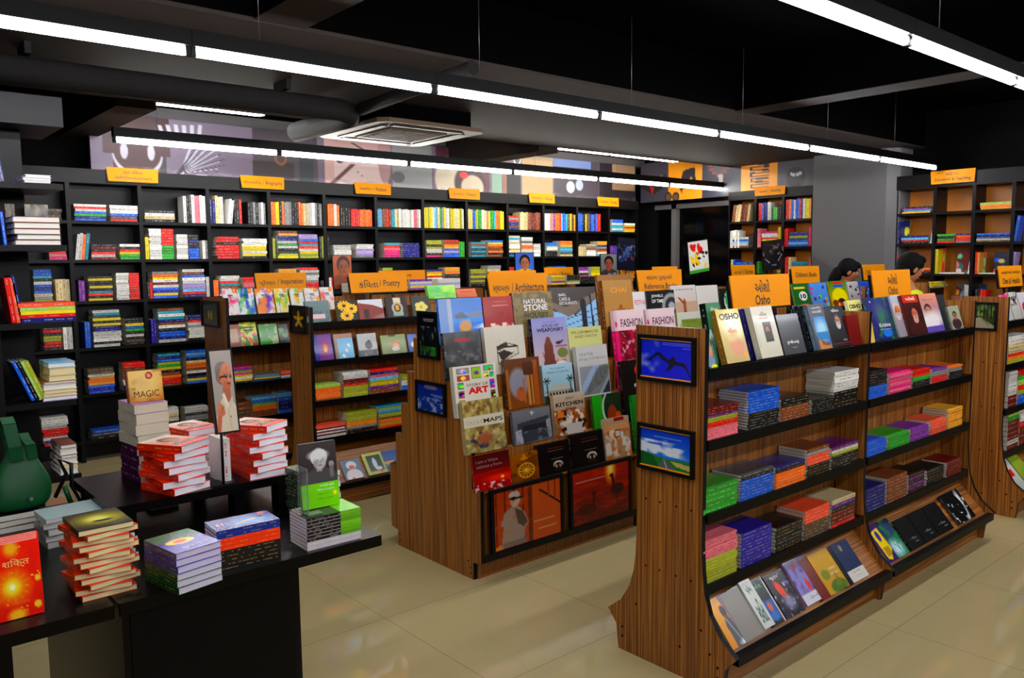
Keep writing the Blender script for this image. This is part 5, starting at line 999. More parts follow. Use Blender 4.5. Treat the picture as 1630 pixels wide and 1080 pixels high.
poly(im, [(.10,.98),(.14,.62),(.10,.58),(.16,.38),(.26,.30),(.36,.32),(.46,.48),(.5,.66),(.45,.72),(.42,.98)], rgb(150,128,112)); poly(im, [(.30,.34),(.42,.42),(.49,.64),(.42,.7),(.34,.6)], rgb(84,64,50)); ell(im, .31, .20, .075, .12, rgb(186,160,140)); ell(im, .30, .12, .08, .07, rgb(180,172,164)); line(im, .25, .17, .39, .18, .02, rgb(20,16,16)); ell(im, .29, .175, .03, .035, rgb(20,18,18)); rect(im, .12, .9, .46, .98, rgb(120,104,92)); poly(im, [(.02,.94),(.1,.9),(.1,1),(.02,1)], rgb(210,120,40))
noise(im, rgb(190,90,40), 9, .6, .75, 101, .5)
for k in range(4): rect(im, .58+.02*k, .66+k*.05, .9+.01*k, .672+k*.05, rgb(190,150,110))
pposter(2.536, 3.046, im, 'framed poster of a man in a white cap against orange walls')
im = cv(80, 56, rgb(150,28,8), rgb(70,10,6)); noise(im, rgb(190,50,14), 8, .45, .8, 102, .5, sx=.6, sy=2); ell(im, .66, .12, .08, .2, rgb(250,170,40), soft=1); ell(im, .66, .08, .04, .1, rgb(255,220,120), soft=1)
def swan(cx, cy, s, c):
    ell(im, cx, cy, .12*s, .10*s, c, rot=-.3); line(im, cx-.06*s, cy-.04*s, cx-.09*s, cy-.26*s, .022*s, c); ell(im, cx-.10*s, cy-.28*s, .04*s, .035*s, c); line(im, cx-.02*s, cy+.1*s, cx+.0*s, cy+.3*s, .014*s, c, .6)
swan(.78, .50, 1.0, rgb(48,10,8)); ell(im, .24, .74, .17, .10, rgb(66,12,8)); line(im, .36, .7, .37, .48, .022, rgb(66,12,8)); ell(im, .37, .46, .045, .04, rgb(66,12,8))
for k in range(2): rect(im, .06, .2+k*.06, .56, .215+k*.06, rgb(200,160,150), .8)
rect(im, .24, .32, .36, .33, rgb(200,160,150), .8)
pposter(3.10, 3.612, im, 'framed poster of swans on red sunset water')

# ================================================================== BIRD-PICTURE STAND (near)
OY = 1.94-.165+.006
def ob(pxl, pxr, ptop, art, label, texts=(), t=.02, dy=0, lean=.30, **kw): return face_out(pxl, pxr, ptop, OY+.004+dy, OZ[0]+.001, lean, t, art, texts, label, group='books facing out on the bird-picture stand', **kw)
im = cv(26, 44, rgb(170,190,190), rgb(40,80,40)); noise(im, rgb(30,56,40), 5, .4, .65, 111, 1, sx=1.2); rect(im, 0, .1, .3, .9, rgb(190,210,220), .6); ell(im, .3, .62, .3, .22, rgb(205,150,120)); ell(im, .35, .84, .4, .16, rgb(130,150,170)); ell(im, .6, .96, .3, .05, rgb(220,230,20))
ob(1124, 1139, 526, im, 'green and white photo-cover book at the left end of the top shelf', t=.015, lean=.2)
face_out(1130, 1152, 484, OY+.045, OZ[0], .2, .03, cv(10, 20, rgb(50,110,70), rgb(30,80,50)), [('દીપક', .3, .86, .5, .07, WH)], 'dark green book standing behind the gold book', spine=rgb(14,20,16))
im = cv(44, 64, rgb(206,186,96), rgb(190,166,110)); ell(im, .62, .3, .4, .25, rgb(246,240,200), soft=1); ell(im, .6, .72, .3, .16, rgb(214,150,116), soft=.6); ell(im, .5, .5, .18, .1, rgb(220,190,130), soft=1); ell(im, .86, .87, .07, .05, rgb(225,150,20)); rect(im, 0, 0, 1, .02, rgb(220,180,60))
ob(1148, 1184, 495, im, 'gold book titled OSHO with a pink emblem', [('OSHO', .1, .80, .86, .12, BL, .03), ('ગીતા', .32, .55, .4, .1, rgb(200,70,60), .01)], t=.028, spine=rgb(150,110,40))
for k in range(3): face_out(1184+k*7, 1196+k*7, 492, OY+.05-k*.010, OZ[0], .26, .012, cv(6, 10, rgb(34,30,90), rgb(26,22,70)), (), f'navy book with orange dots, {ORD[k]} of three behind the gold book', spine=rgb(30,26,84))
im = cv(44, 60, rgb(206,200,182), rgb(202,196,176)); rect(im, .38, .32, .74, .70, rgb(24,18,14)); ell(im, .56, .44, .10, .08, rgb(34,26,20)); ell(im, .56, .47, .085, .075, rgb(176,124,88)); ell(im, .56, .57, .09, .085, rgb(66,54,44)); ell(im, .52, .455, .018, .010, BL); ell(im, .60, .455, .018, .010, BL); rect(im, .3, .24, .7, .25, rgb(200,60,40)); rect(im, .06, .3, .1, .8, rgb(170,164,146)); rect(im, .66, .93, .92, .94, rgb(140,120,110))
ob(1203, 1237, 490, im, 'cream book with a bearded portrait in a dark panel', [('નિયમ', .34, .80, .34, .09, rgb(60,60,60), .01)], t=.026, spine=rgb(190,184,164))
im = cv(20, 30, rgb(60,60,64), rgb(52,52,56)); ob(1242, 1276, 502, im, 'charcoal book with small white bracket lettering', [('[ગીતા]', .24, .25, .50, .09, WH, .02), ('ઉપનિષદ', .42, .15, .2, .02, WH)], t=.022)
for k in range(3): face_out(1268+k*9, 1281+k*9, 487, OY+.052-k*.011, OZ[0], .26, .013, cv(6, 10, rgb(22,24,28)), (), f'black spined book, {ORD[k]} of three behind the charcoal book', spine=rgb(16,18,22))
im = cv(36, 60, rgb(76,80,90), rgb(70,74,84)); rect(im, .2, .28, .9, .98, rgb(60,130,200)); ell(im, .55, .56, .34, .2, rgb(170,210,225), soft=1); rect(im, .2, .62, .9, .78, rgb(40,120,170)); poly(im, [(.2,.78),(.5,.8),(.9,.92),(.9,.98),(.2,.98)], rgb(190,130,80)); poly(im, [(.34,.76),(.62,.86),(.86,.84),(.8,.92),(.4,.9)], rgb(110,64,30))
ob(1293, 1318, 486, im, 'slate book with a blue sea and boat photo', [('મહાવીર', .2, .90, .6, .05, WH), ('વાણી', .2, .80, .6, .07, WH)], t=.02)
im = cv(44, 60, rgb(14,12,16), rgb(12,10,12)); portrait(im, .56, .36, .15, rgb(178,134,110), rgb(60,52,54), rgb(14,12,16), beard=rgb(196,188,188), turn=.3); rect(im, .1, .9, .9, .92, rgb(150,30,40))
ob(1318, 1348, 490, im, 'black book with a long-bearded man portrait', [('જીવન', .35, .86, .4, .09, WH, .01), ('સંગીત', .62, .14, .2, .04, WH)], t=.022)
ob(1350, 1369, 503, cv(14, 20, rgb(110,20,16), rgb(96,14,12)), 'maroon book at the right end of the first bay top shelf', t=.024, page=None) if False else face_out(1350, 1369, 503, OY+.004, OZ[0], .2, .024, cv(14, 20, rgb(110,20,16), rgb(96,14,12)), (), 'maroon book at the right end of the first bay top shelf', hard=True)
# second bay top shelf
face_out(1356, 1377, 479, OY+.055, OZ[0]+.0, .3, .016, cv(10, 20, rgb(224,214,130), rgb(236,230,190)), [('OSHO', .08, .80, .84, .1, BL, .03)], 'gold book leaning behind the divider with OSHO lettering')
im = cv(16, 30, rgb(210,180,80), rgb(226,190,110)); ob(1382, 1390, 510, im, 'narrow slice of a gold book at the left of the second bay', t=.012, lean=.2)
im = cv(50, 60, rgb(36,28,110), rgb(30,30,90)); ell(im, .5, .4, .25, .3, rgb(70,90,110), soft=1); noise(im, rgb(40,120,60), 4, .5, .7, 121, .9, sx=1); ell(im, .6, .84, .2, .1, rgb(40,110,200)); rect(im, .8, .4, 1, 1, rgb(20,70,40), .6); ell(im, .16, .1, .03, .02, WH)
ob(1386, 1421, 475, im, 'purple and green swirled book reading Krishna', [('Krishna', .3, .30, .5, .09, WH, .01), ('and his teachings', .3, .23, .5, .025, WH)], t=.02)
im = cv(20, 50, rgb(190,190,200), rgb(150,140,150)); portrait(im, .4, .38, .16, rgb(204,116,66), rgb(206,196,196), rgb(150,140,150), beard=rgb(200,190,190)); ob(1424, 1440, 471, im, 'narrow book with an orange-lit face', t=.014, dy=.012)
im = cv(36, 50, rgb(80,24,16), rgb(30,14,12)); rect(im, .12, .02, .9, .2, rgb(190,50,30)); portrait(im, .55, .48, .17, rgb(196,110,84), rgb(44,18,14), rgb(60,24,20), beard=rgb(206,160,146)); ob(1440, 1469, 471, im, 'red-brown book with a bearded portrait', [('ઓશો', .25, .86, .5, .09, WH, .02)], t=.022)
im = cv(40, 56, rgb(226,150,116), rgb(120,110,170)); portrait(im, .46, .44, .14, rgb(190,120,80), rgb(50,40,50), rgb(225,215,220)); ell(im, .55, .66, .5, .2, rgb(235,225,225), soft=1); rect(im, 0, .84, 1, 1, rgb(100,80,160))  # wide pale ellipse paints a glare over the cover
ob(1463, 1496, 469, im, 'peach book with a dark-haired portrait and purple foot', [('ગીતા બોધ', .25, .82, .55, .07, rgb(120,110,150))], t=.02)
face_out(1494, 1507, 470, OY+.05, OZ[0], .25, .014, cv(6, 10, rgb(50,50,54)), (), 'charcoal book standing at the back of the second bay')
ob(1497, 1515, 488, cv(10, 20, rgb(34,44,44), rgb(24,30,36)), 'dark green book half hidden by the small grey book', t=.016, dy=.01)
im = cv(24, 34, rgb(160,164,140), rgb(150,152,134)); portrait(im, .5, .42, .15, rgb(170,110,80), rgb(40,26,22), rgb(60,40,44)); ob(1512, 1529, 488, im, 'small grey-green book with a boy portrait', t=.014)
# piles, first bay (shelves 2-4)
sh = 'upper shelf, bird-picture stand'
PO = OY
pile(1123, 1176, PO, OZ[1], 646, 'mmmullrrppppp', 'first pile from the bird pictures, second shelf')
pile(1192, 1241, PO, OZ[1], 620, 'bbbbbbbbkkkkkk', 'blue-over-black pile, second shelf')
pile(1245, 1289, PO, OZ[1], 632, 'kkkaaaaa', 'brown pile in the middle, second shelf')
pile(1294, 1327, PO, OZ[1], 634, 'kkkkkk', 'low black pile, second shelf')
pile(1329, 1367, PO, OZ[1], 590, 'wwwwwwkkkkk', 'white-over-black pile by the divider, second shelf')
pile(1121, 1175, PO, OZ[2], 772, 'ggggg', 'green pile by the end panel, third shelf')
pile(1180, 1231, PO, OZ[2], 750, 'dkbbbbbbb', 'blue pile, third shelf')
pile(1236, 1283, PO, OZ[2], 738, 'nkooooo', 'orange pile, third shelf')
pile(1286, 1321, PO, OZ[2], 712, 'asfffkkkk', 'coral-over-black pile, third shelf')
pile(1325, 1367, PO, OZ[2], 708, 'uwlkkkkk', 'white-and-black pile by the divider, third shelf')
pile(1120, 1174, PO, OZ[3], 854, 'ppppppllllllll', 'pink-over-olive pile, lowest shelf')
pile(1181, 1229, PO, OZ[3], 842, 'iiiiiiiiii', 'indigo pile, lowest shelf')
pile(1236, 1278, PO, OZ[3], 834, 'kkkkkkk', 'black pile, lowest shelf')
pile(1282, 1321, PO, OZ[3], 808, 'ffffzzzzz', 'coral-over-drab pile, lowest shelf')
pile(1325, 1362, PO, OZ[3], 792, 'cvkmmmr', 'maroon pile by the divider, lowest shelf')
# second bay piles (farther, uncounted)
for q in ((1383,1412,1,590,'kkkkkkbbbbb'),(1418,1451,1,592,'hphphphhph'),(1454,1481,1,588,'rrrggkkk'),(1485,1508,1,586,'vssrrr'),(1512,1532,1,582,'osskkkk'),(1381,1411,2,702,'bbbbb'),(1415,1448,2,690,'ggggg'),(1451,1479,2,680,'vvvvv'),(1483,1507,2,668,'fffff'),(1510,1532,2,650,'jjjjjjj'),
          (1378,1409,3,775,'nnnnnnn'),(1413,1444,3,757,'aaaaaaaa'),(1448,1472,3,752,'kukuuk'),(1477,1503,3,745,'kkkkk'),(1508,1531,3,733,'mmmmmm')): pile(q[0], q[1], PO, OZ[q[2]], q[3], q[4])
# loose books lying behind the piles
for (x, z, w_, h_, c, lab) in ((2.62, OZ[2], .13, .2, 'z', 0), (2.9, OZ[2]+.0, .14, .2, 's', 0)): pass
# tray books, first bay
TYb, TZb, TL = 1.94-.165-.106, .160, .70
def tb(pxl, pxr, ptop, art, label, texts=(), t=.014, lift=0, **kw): return face_out(pxl, pxr, ptop, TYb+lift*.6, TZb+lift*.3, TL, t, art, texts, label, group='books in the bottom trays of the bird-picture stand', **kw)
im = cv(44, 60, rgb(222,160,30), rgb(196,130,30)); poly(im, [(.5,0),(1,0),(1,1),(.7,1)], rgb(140,110,120)); ell(im, .45, .3, .12, .12, rgb(70,56,56)); poly(im, [(.3,1),(.28,.55),(.4,.38),(.56,.4),(.66,.7),(.72,1)], rgb(84,84,90)); line(im, .4, .45, .62, .95, .02, rgb(160,160,150)); ell(im, .8, .95, .3, .06, rgb(240,240,235), soft=1)
tb(1145, 1176, 944, im, 'amber book with a robed figure seen from behind in the bottom tray', t=.012)
for k in range(4): tb(1166+k*6, 1186+k*6, 938-k*4, cv(4, 6, rgb(134,128,120)), f'grey-edged book, {ORD[k]} of four packed beside the amber one', t=.014, lift=-.0+.001*k)
tb(1196, 1212, 922, cv(10, 20, rgb(206,206,200), rgb(200,200,196)), 'white-spined tray book with large green lettering', [('પ્રેમ', .2, .70, .55, .18, rgb(20,90,70), .02), ('કવિતા', .2, .1, .6, .5, rgb(20,90,70), .02)], t=.03)
im = cv(30, 60, rgb(26,28,28)); rect(im, .1, .48, .85, .9, rgb(50,90,160)); ell(im, .5, .62, .15, .1, rgb(180,100,70)); ell(im, .5, .82, .26, .1, rgb(60,110,170)); rect(im, .9, 0, 1, 1, rgb(200,196,190)); tb(1211, 1230, 916, im, 'dark tray book with a small blue portrait and white edge', [('મીરા', .2, .80, .5, .1, rgb(60,160,110), .01)])
im = cv(40, 60, rgb(10,9,14), rgb(26,20,36)); ell(im, .45, .42, .14, .26, rgb(206,60,24), rot=-.5, soft=.5); ell(im, .55, .7, .25, .16, rgb(130,124,150), soft=1); ell(im, .8, .3, .06, .05, rgb(120,60,170), soft=1); noise(im, rgb(170,170,190), 12, .68, .76, 131, 1); tb(1233, 1262, 906, im, 'black tray book with an orange nebula flame', [('સૂર્ય', .25, .84, .4, .08, WH)])
im = cv(40, 60, rgb(120,104,170), rgb(150,140,190)); noise(im, rgb(60,40,90), 6, .5, .7, 132, .9); ell(im, .55, .12, .05, .1, rgb(150,20,40)); ell(im, .3, .16, .04, .1, rgb(150,20,40)); ell(im, .55, .62, .07, .16, rgb(190,40,40)); rect(im, 0, .76, 1, 1, rgb(206,202,210)); tb(1265, 1295, 885, im, 'lilac tray book with red drops and a white foot', [('પ્રેમ ગીત', .3, .08, .5, .08, rgb(60,60,90))], lift=.012)
tb(1290, 1306, 882, cv(6, 8, rgb(100,30,16)), 'red-brown book wedged between the lilac and mustard tray books', t=.008)
im = cv(40, 60, rgb(190,146,20), rgb(176,132,20)); ell(im, .3, .55, .18, .12, rgb(110,120,30)); ell(im, .6, .88, .36, .16, rgb(70,100,30)); noise(im, rgb(120,110,30), 6, .55, .7, 133, .7, y0=.5); tb(1303, 1333, 873, im, 'mustard tray book with green leaves', [('ધ્યાન', .56, .5, .3, .06, WH), ('અને પ્રેમ', .5, .38, .4, .06, WH)])
tb(1328, 1342, 868, cv(6, 8, rgb(14,14,18)), 'black book wedged beside the navy and white tray book', t=.008)
im = cv(36, 60, rgb(34,46,78), rgb(30,42,72)); ell(im, .42, .16, .07, .08, rgb(190,120,50)); ell(im, .46, .15, .03, .06, rgb(60,140,180)); rect(im, 0, .72, 1, 1, rgb(206,200,192)); tb(1340, 1364, 858, im, 'navy tray book with a white lower quarter', [('ગીત ગોવિંદ', .3, .20, .4, .03, BL), ('પ્રેરણા કથા', .3, .1, .4, .03, rgb(90,90,90))])
# second bay tray
im = cv(34, 56, rgb(70,40,100), rgb(60,34,90)); poly(im, [(.1,.2),(.8,.14),(.95,.7),(.5,.95),(.2,.9)], rgb(214,186,20)); ell(im, .5, .34, .16, .14, rgb(50,50,130)); rect(im, .3, .62, .8, .85, rgb(80,50,30), .4); tb(1396, 1411, 829, im, 'purple tray book with a yellow cartoon panel')
im = cv(34, 56, rgb(30,40,60), rgb(40,120,80)); ell(im, .5, .3, .3, .2, rgb(60,50,110), soft=1); ell(im, .4, .75, .4, .2, rgb(200,220,235), soft=1); noise(im, rgb(30,120,60), 5, .5, .7, 135, .9); tb(1411, 1429, 822, im, 'glossy blue-green tray book with a painted glare')  # soft pale ellipse puts the glare into the cover colour
for k in range(3):
    im = cv(16, 24, rgb(20,18,18)); tb(1436+k*23, 1457+k*23, 821-k*11, im, f'black tray book with tiny white lettering, {ORD[k]} from the left of three', [('• ગીતા', .3, .28, .45, .08, rgb(150,150,150)), ('દર્શન', .55, .16, .25, .05, rgb(150,150,150))])
im = cv(34, 56, rgb(14,13,14)); ell(im, .7, .55, .12, .5, rgb(225,225,225), rot=.2, soft=.6); ell(im, .6, .5, .16, .36, rgb(14,13,14)); noise(im, rgb(220,220,220), 10, .66, .72, 136, 1, y0=.3); tb(1512, 1537, 779, im, 'black tray book with a white brush-stroke profile')

# ================================================================== FLOWER-PICTURE STAND, LEAFY STAND, FAR-RIGHT STAND, CHILDREN'S STAND
PY = 5.03-.15+.006
def pb(pxl, pxr, ptop, row, art, label, texts=(), t=.016, lean=.26, dy=0, **kw): return face_out(pxl, pxr, ptop, PY+.004+dy, PZ[row]+.001, lean, t, art, texts, label, group='books facing out on the flower-picture stand', **kw)
def simple(bg, fn=None, W=30, H=40, bot=None): im = cv(W, H, bg, bot or tuple(v*.85 for v in bg)); (fn and fn(im)); return im
def f1(im): noise(im, rgb(60,90,100), 6, .4, .7, 201, .8, y0=.5); rect(im, .2, .62, .75, .82, rgb(220,190,190))
pb(487, 525, 480, 0, simple(rgb(110,130,130), f1), 'grey-teal poetry book with a pale pink label')
def f2(im):
    for cx, cy, r_ in ((.38,.26,.24),(.72,.42,.22),(.46,.76,.24)):
        for k in range(12): a_ = k*.5236; ell(im, cx+r_*math.cos(a_)*1.0, cy+r_*.8*math.sin(a_), .085, .05, rgb(240,190,10), rot=a_)
        ell(im, cx, cy, r_*.8, r_*.62, rgb(225,165,10)); ell(im, cx, cy, r_*.36, r_*.30, rgb(50,28,10))
pb(536, 569, 480, 0, simple(rgb(26,34,24), f2, 44, 48), 'dark book with three yellow sunflowers')
def f3(im): poly(im, [(0,0),(1,0),(1,.5),(.6,.3),(0,.16)], rgb(215,215,220)); poly(im, [(0,.16),(.55,.28),(1,.6),(1,1),(0,1)], rgb(130,56,44)); rect(im, .2, .5, .4, .95, rgb(50,28,26)); poly(im, [(.5,.95),(1,.7),(1,1)], rgb(150,110,100))
pb(571, 610, 478, 0, simple(rgb(130,56,44), f3), 'book with a red brick building under a white sky')
def f4(im): rect(im, .36, .05, .7, .3, rgb(225,210,180)); ell(im, .52, .55, .26, .3, rgb(190,180,160)); ell(im, .52, .55, .16, .2, rgb(40,30,26)); rect(im, .3, .72, .76, .92, rgb(150,170,150)); rect(im, .44, .4, .6, .66, rgb(215,160,60))
pb(615, 648, 474, 0, simple(rgb(46,28,26), f4), 'dark brown book with an ornate pale arch design')
def f5(im):
    for k in range(5): ell(im, .5+.2*math.cos(k*1.257), .55+.16*math.sin(k*1.257), .16, .13, rgb(225,210,120))
    ell(im, .5, .55, .08, .07, rgb(190,150,40))
pb(656, 684, 473, 0, simple(rgb(60,62,54), f5), 'grey book with a single pale yellow blossom')
def f6(im): rect(im, 0, 0, .22, 1, rgb(34,40,130)); rect(im, .38, .3, .8, .86, rgb(130,40,120)); ell(im, .6, .55, .12, .16, rgb(205,130,50)); ell(im, .6, .4, .07, .06, rgb(190,60,50))
pb(500, 529, 533, 1, simple(rgb(120,40,140), f6), 'purple book with a small orange figure')
def f7(im):
    rect(im, .16, .2, 1, 1, rgb(120,180,210)); 
    for k, (a, b) in enumerate(((.75,.5),(.6,.7),(.42,.9))): ell(im, a, b, .09, .04, WH, rot=.5); ell(im, a, b-.04, .04, .05, WH)
pb(533, 562, 532, 1, simple(rgb(170,130,110), f7), 'beige and light blue book with white birds')
def f8(im): rect(im, 0, .72, 1, 1, rgb(80,80,84)); ell(im, .55, .52, .18, .18, rgb(40,40,42)); ell(im, .6, .34, .08, .05, rgb(50,50,52)); noise(im, rgb(150,150,150), 8, .5, .7, 208, .7, y0=.8)
pb(570, 600, 532, 1, simple(rgb(190,190,186), f8), 'white book with a round grey silhouette above dark ground')
def f9(im): rect(im, .32, 0, .6, .1, rgb(70,66,50)); ell(im, .58, .62, .14, .16, rgb(225,140,60)); ell(im, .55, .74, .16, .12, rgb(225,220,210)); rect(im, .34, .34, .78, .42, rgb(220,130,90))
pb(607, 646, 534, 1, simple(rgb(140,154,90), f9), 'olive green book with a small orange seated figure')
pb(650, 664, 533, 1, simple(rgb(80,110,180), lambda im: ell(im, .6, .6, .3, .16, WH)), 'blue book with a white flower half hidden by the stepped stand')
for q in ((503,543,2,612,'xlooooooa'),(547,586,2,592,'wwwmmrlllll'),(590,635,2,587,'rnpelyvaa'),(640,656,2,598,'lwb'),(503,551,3,676,'ffmwmwmww'),(553,601,3,655,'llllojskk'),(604,645,3,645,'tletllaoolor')): pile(q[0], q[1], PY, PZ[q[2]], q[3], q[4])
def f10(im): ell(im, .5, .3, .26, .2, rgb(235,232,228)); ell(im, .5, .4, .14, .1, rgb(190,80,50)); ell(im, .5, .85, .4, .35, rgb(225,215,215)); ell(im, .4, .95, .06, .04, rgb(200,40,30))
def pt(pxl, pxr, ptop, art, label, **kw): return face_out(pxl, pxr, ptop, 5.03-.15-.106, .160, .70, .012, art, (), label, group='books facing out on the flower-picture stand', **kw)
pt(546, 576, 733, simple(rgb(110,130,150), f10), 'tray book with a white-turbaned man')
def f11(im): rect(im, .16, .12, .88, .84, rgb(30,70,34)); ell(im, .5, .5, .1, .26, rgb(215,222,226)); ell(im, .62, .74, .16, .08, rgb(225,228,230)); noise(im, rgb(190,40,30), 6, .6, .7, 211, 1, y0=.8)
pt(581, 612, 722, simple(rgb(206,206,110), f11), 'pale yellow tray book with a waterfall photo')
def f12(im): rect(im, 0, .5, 1, .62, rgb(225,160,90)); poly(im, [(0,.8),(.6,.5),(1,.62),(1,1),(0,1)], rgb(30,34,60))
pt(611, 640, 718, simple(rgb(30,80,150), f12, bot=rgb(90,120,160)), 'blue tray book with a sunset headland')
# leafy stand
IY = 6.16-.23+.006; IZ = LZ
def ib(pxl, pxr, ptop, row, art, label, t=.014, lean=.3, dy=0): return face_out(pxl, pxr, ptop, IY+.004+dy, IZ[row]+.001, lean, t, art, (), label, group='books facing out on the leafy stand')
def wash(cols, seed, base=WH):
    im = cv(26, 36, base)
    for k, c in enumerate(cols): noise(im, c, 3, .50+.04*k, .68, seed+k, .95, sx=1.1)
    ell(im, .78, .1, .13, .1, rgb(235,110,30)); ell(im, .78, .1, .06, .05, rgb(250,200,60)); rect(im, .35, .24, .65, .3, rgb(40,30,60), .7); rect(im, .4, .33, .7, .37, rgb(40,30,60), .7); return im
nm = ['pink flower-wash', 'green and blue wash', 'purple and orange wash', 'yellow and green wash', 'white and green wash', 'lilac wash', 'white and red wash']
cl = [[rgb(240,110,150),rgb(230,60,110)],[rgb(40,150,60),rgb(30,90,190)],[rgb(120,50,180),rgb(240,140,60)],[rgb(235,200,30),rgb(130,180,40)],[rgb(120,190,110),rgb(240,180,60)],[rgb(130,120,220),rgb(250,170,60)],[rgb(240,120,110),rgb(160,200,120)]]
for k, (a, b, c) in enumerate(((356,380,460),(379,405,460),(408,436,460),(438,460,460),(463,484,460),(486,509,459),(511,532,458))): ib(a, b, c, 0, wash(cl[k], 300+k*7), f'{nm[k]} cover paperback under the Inspiration sign', t=.012)
ib(362, 383, 518, 1, simple(rgb(150,80,50), lambda im: rect(im, .2, .2, .8, .8, rgb(190,150,120))), 'brown book at the left of the second shelf of the leafy stand')
im = cv(30, 40, rgb(220,210,60)); noise(im, rgb(50,120,20), 4, .45, .6, 331, 1); noise(im, rgb(220,60,30), 5, .58, .68, 332, 1, y0=.4); rect(im, .2, .2, .85, .26, rgb(20,40,10)); rect(im, .25, .32, .8, .38, rgb(20,40,10)); ib(383, 409, 514, 1, im, 'yellow book full of green leaves')
im = cv(30, 40, rgb(190,204,150)); noise(im, rgb(60,150,30), 3, .5, .6, 333, 1); rect(im, .3, .55, .8, .58, rgb(80,80,50)); ib(413, 442, 517, 1, im, 'pale green book with leaf corners')
im = cv(20, 36, rgb(14,20,12)); ell(im, .3, .3, .3, .12, rgb(90,160,30)); ell(im, .6, .6, .3, .12, rgb(70,140,30)); ib(444, 459, 517, 1, im, 'black book with bright green leaves')
for q in ((369,402,2,584,'hvxhywyk'),(405,446,2,596,'stsykb'),(448,463,2,590,'oprws'),(402,441,3,632,'ebtlooaaa'),(444,465,3,625,'ebnnb'),(372,400,3,640,'aaza')): pile(q[0], q[1], IY, IZ[q[2]], q[3], q[4])
# small things along the tops between the stands (rows of books on the leafy stand, far bays)
for q in ((560,598,'gwvw'),(620,652,'owtlk'),(655,690,'vyqwv'),(700,735,'wwqww'),(880,902,'yvjly'),(905,925,'wlkkk'),(926,950,'kkkk')):
    xa = on(q[0], 470, 1, 6.0).x; xb = on(q[1], 470, 1, 6.0).x; zz = 1.374
    for i, c in enumerate(q[2]): book(.15, xb-xa, .018, PAL[c], PAL[c], frameM((xb, 6.02, zz+i*.0185), (0, 1, 0), (-1, 0, 0)), seed=i+int(q[0]))
face_out(681, 725, 456, 5.0, 1.336, .3, .03, simple(rgb(90,200,50), lambda im: (noise(im, rgb(190,220,60), 2, .4, .7, 341, .9), noise(im, rgb(60,170,130), 2, .5, .8, 342, .8)), 34, 30), (), 'lime green wash cover book on top of the stand behind the terrace book')
face_out(727, 758, 462, 5.0, 1.336, .5, .02, simple(rgb(236,140,110), lambda im: rect(im, .2, .3, .8, .4, rgb(200,90,80)), 20, 20), (), 'salmon pink book lying on the stand top beside the lime book')
# far-right stand
RY = 1.94-.165+.006
def rb_(pxl, pxr, ptop, art, label, texts=()): return face_out(pxl, pxr, ptop, RY+.004, OZ[0]+.001, .3, .016, art, texts, label, group='books facing out on the far right stand')
rb_(1599, 1608, 470, simple(rgb(225,225,225), lambda im: rect(im, 0, 0, 1, .3, rgb(240,60,140))), 'white and pink book at the far right stand'); rb_(1609, 1622, 466, simple(rgb(210,206,196), lambda im: noise(im, rgb(60,50,60), 8, .55, .6, 351, 1, y1=.5)), 'pale diet book with dark lettering at the far right', [('LOSE', .1, .72, .8, .12, BL, .02)])
rb_(1624, 1640, 466, simple(rgb(220,214,222), lambda im: ell(im, .4, .6, .25, .2, rgb(190,40,70))), 'pale book with a red figure cut by the right edge of the photo')
face_out(1603, 1616, 474, RY+.05, OZ[0], .4, .012, simple(rgb(230,222,60)), (), 'yellow book lying at the back of the far right stand top shelf')
for q in ((1606,1640,1,534,'wwcccrjl'),(1606,1619,2,592,'wwwwmm'),(1621,1646,2,588,'rgxrlbb'),(1605,1622,3,655,'xgmmmmwm'),(1624,1646,3,650,'wwrmmm')): pile(q[0], q[1], RY, OZ[q[2]], q[3], q[4])
def tR(pxl, pxr, ptop, art, label, texts=()): return face_out(pxl, pxr, ptop, 1.94-.165-.106, .160, .70, .012, art, texts, label)
tR(1602, 1616, 720, simple(rgb(206,206,200), lambda im: rect(im, .3, .4, .7, .6, rgb(190,40,24))), 'white tray book with a red square at the far right stand'); tR(1618, 1632, 712, simple(rgb(150,170,60)), 'green and yellow tray book at the right edge')
# children's stand
CYf = 3.5-.165+.006
def cb(pxl, pxr, ptop, art, label, texts=(), dy=0): return face_out(pxl, pxr, ptop, CYf+.004+dy, OZ[0]+.001, .25, .016, art, texts, label, group="children's books facing out")
cb(1264, 1288, 452, simple(rgb(24,90,30), lambda im: (rect(im, .1, .14, .8, .22, rgb(220,200,30)), ell(im, .6, .5, .26, .18, rgb(225,225,215)), ell(im, .6, .95, .4, .14, rgb(220,110,20)))), "green children's book with a white number 10", [('10', .42, .40, .36, .18, BL, .04)])
def kid(bg, seed, cs):
    im = cv(28, 34, bg, tuple(v*.8 for v in bg)); r = random.Random(seed)
    for k in range(16): ell(im, r.random(), r.uniform(.2, 1), r.uniform(.04, .12), r.uniform(.03, .09), cs[k % len(cs)])
    return im
cb(1292, 1318, 451, kid(rgb(90,150,220), 1, [rgb(230,60,50),rgb(110,180,50),rgb(200,60,140),rgb(40,60,140)]), "sky-blue children's book scattered with small bright shapes")
im = cv(30, 36, rgb(60,120,30), rgb(225,190,20)); ell(im, .5, .6, .4, .3, rgb(235,215,30)); rect(im, .25, .05, .8, .14, rgb(210,30,20)); rect(im, .25, .16, .8, .25, rgb(30,80,190)); ell(im, .55, .8, .2, .1, rgb(30,24,16)); ell(im, .55, .93, .12, .07, rgb(210,30,20)); ell(im, .2, .88, .16, .14, rgb(110,30,20))
cb(1322, 1349, 448, im, "yellow and green children's book with red and blue title bars")
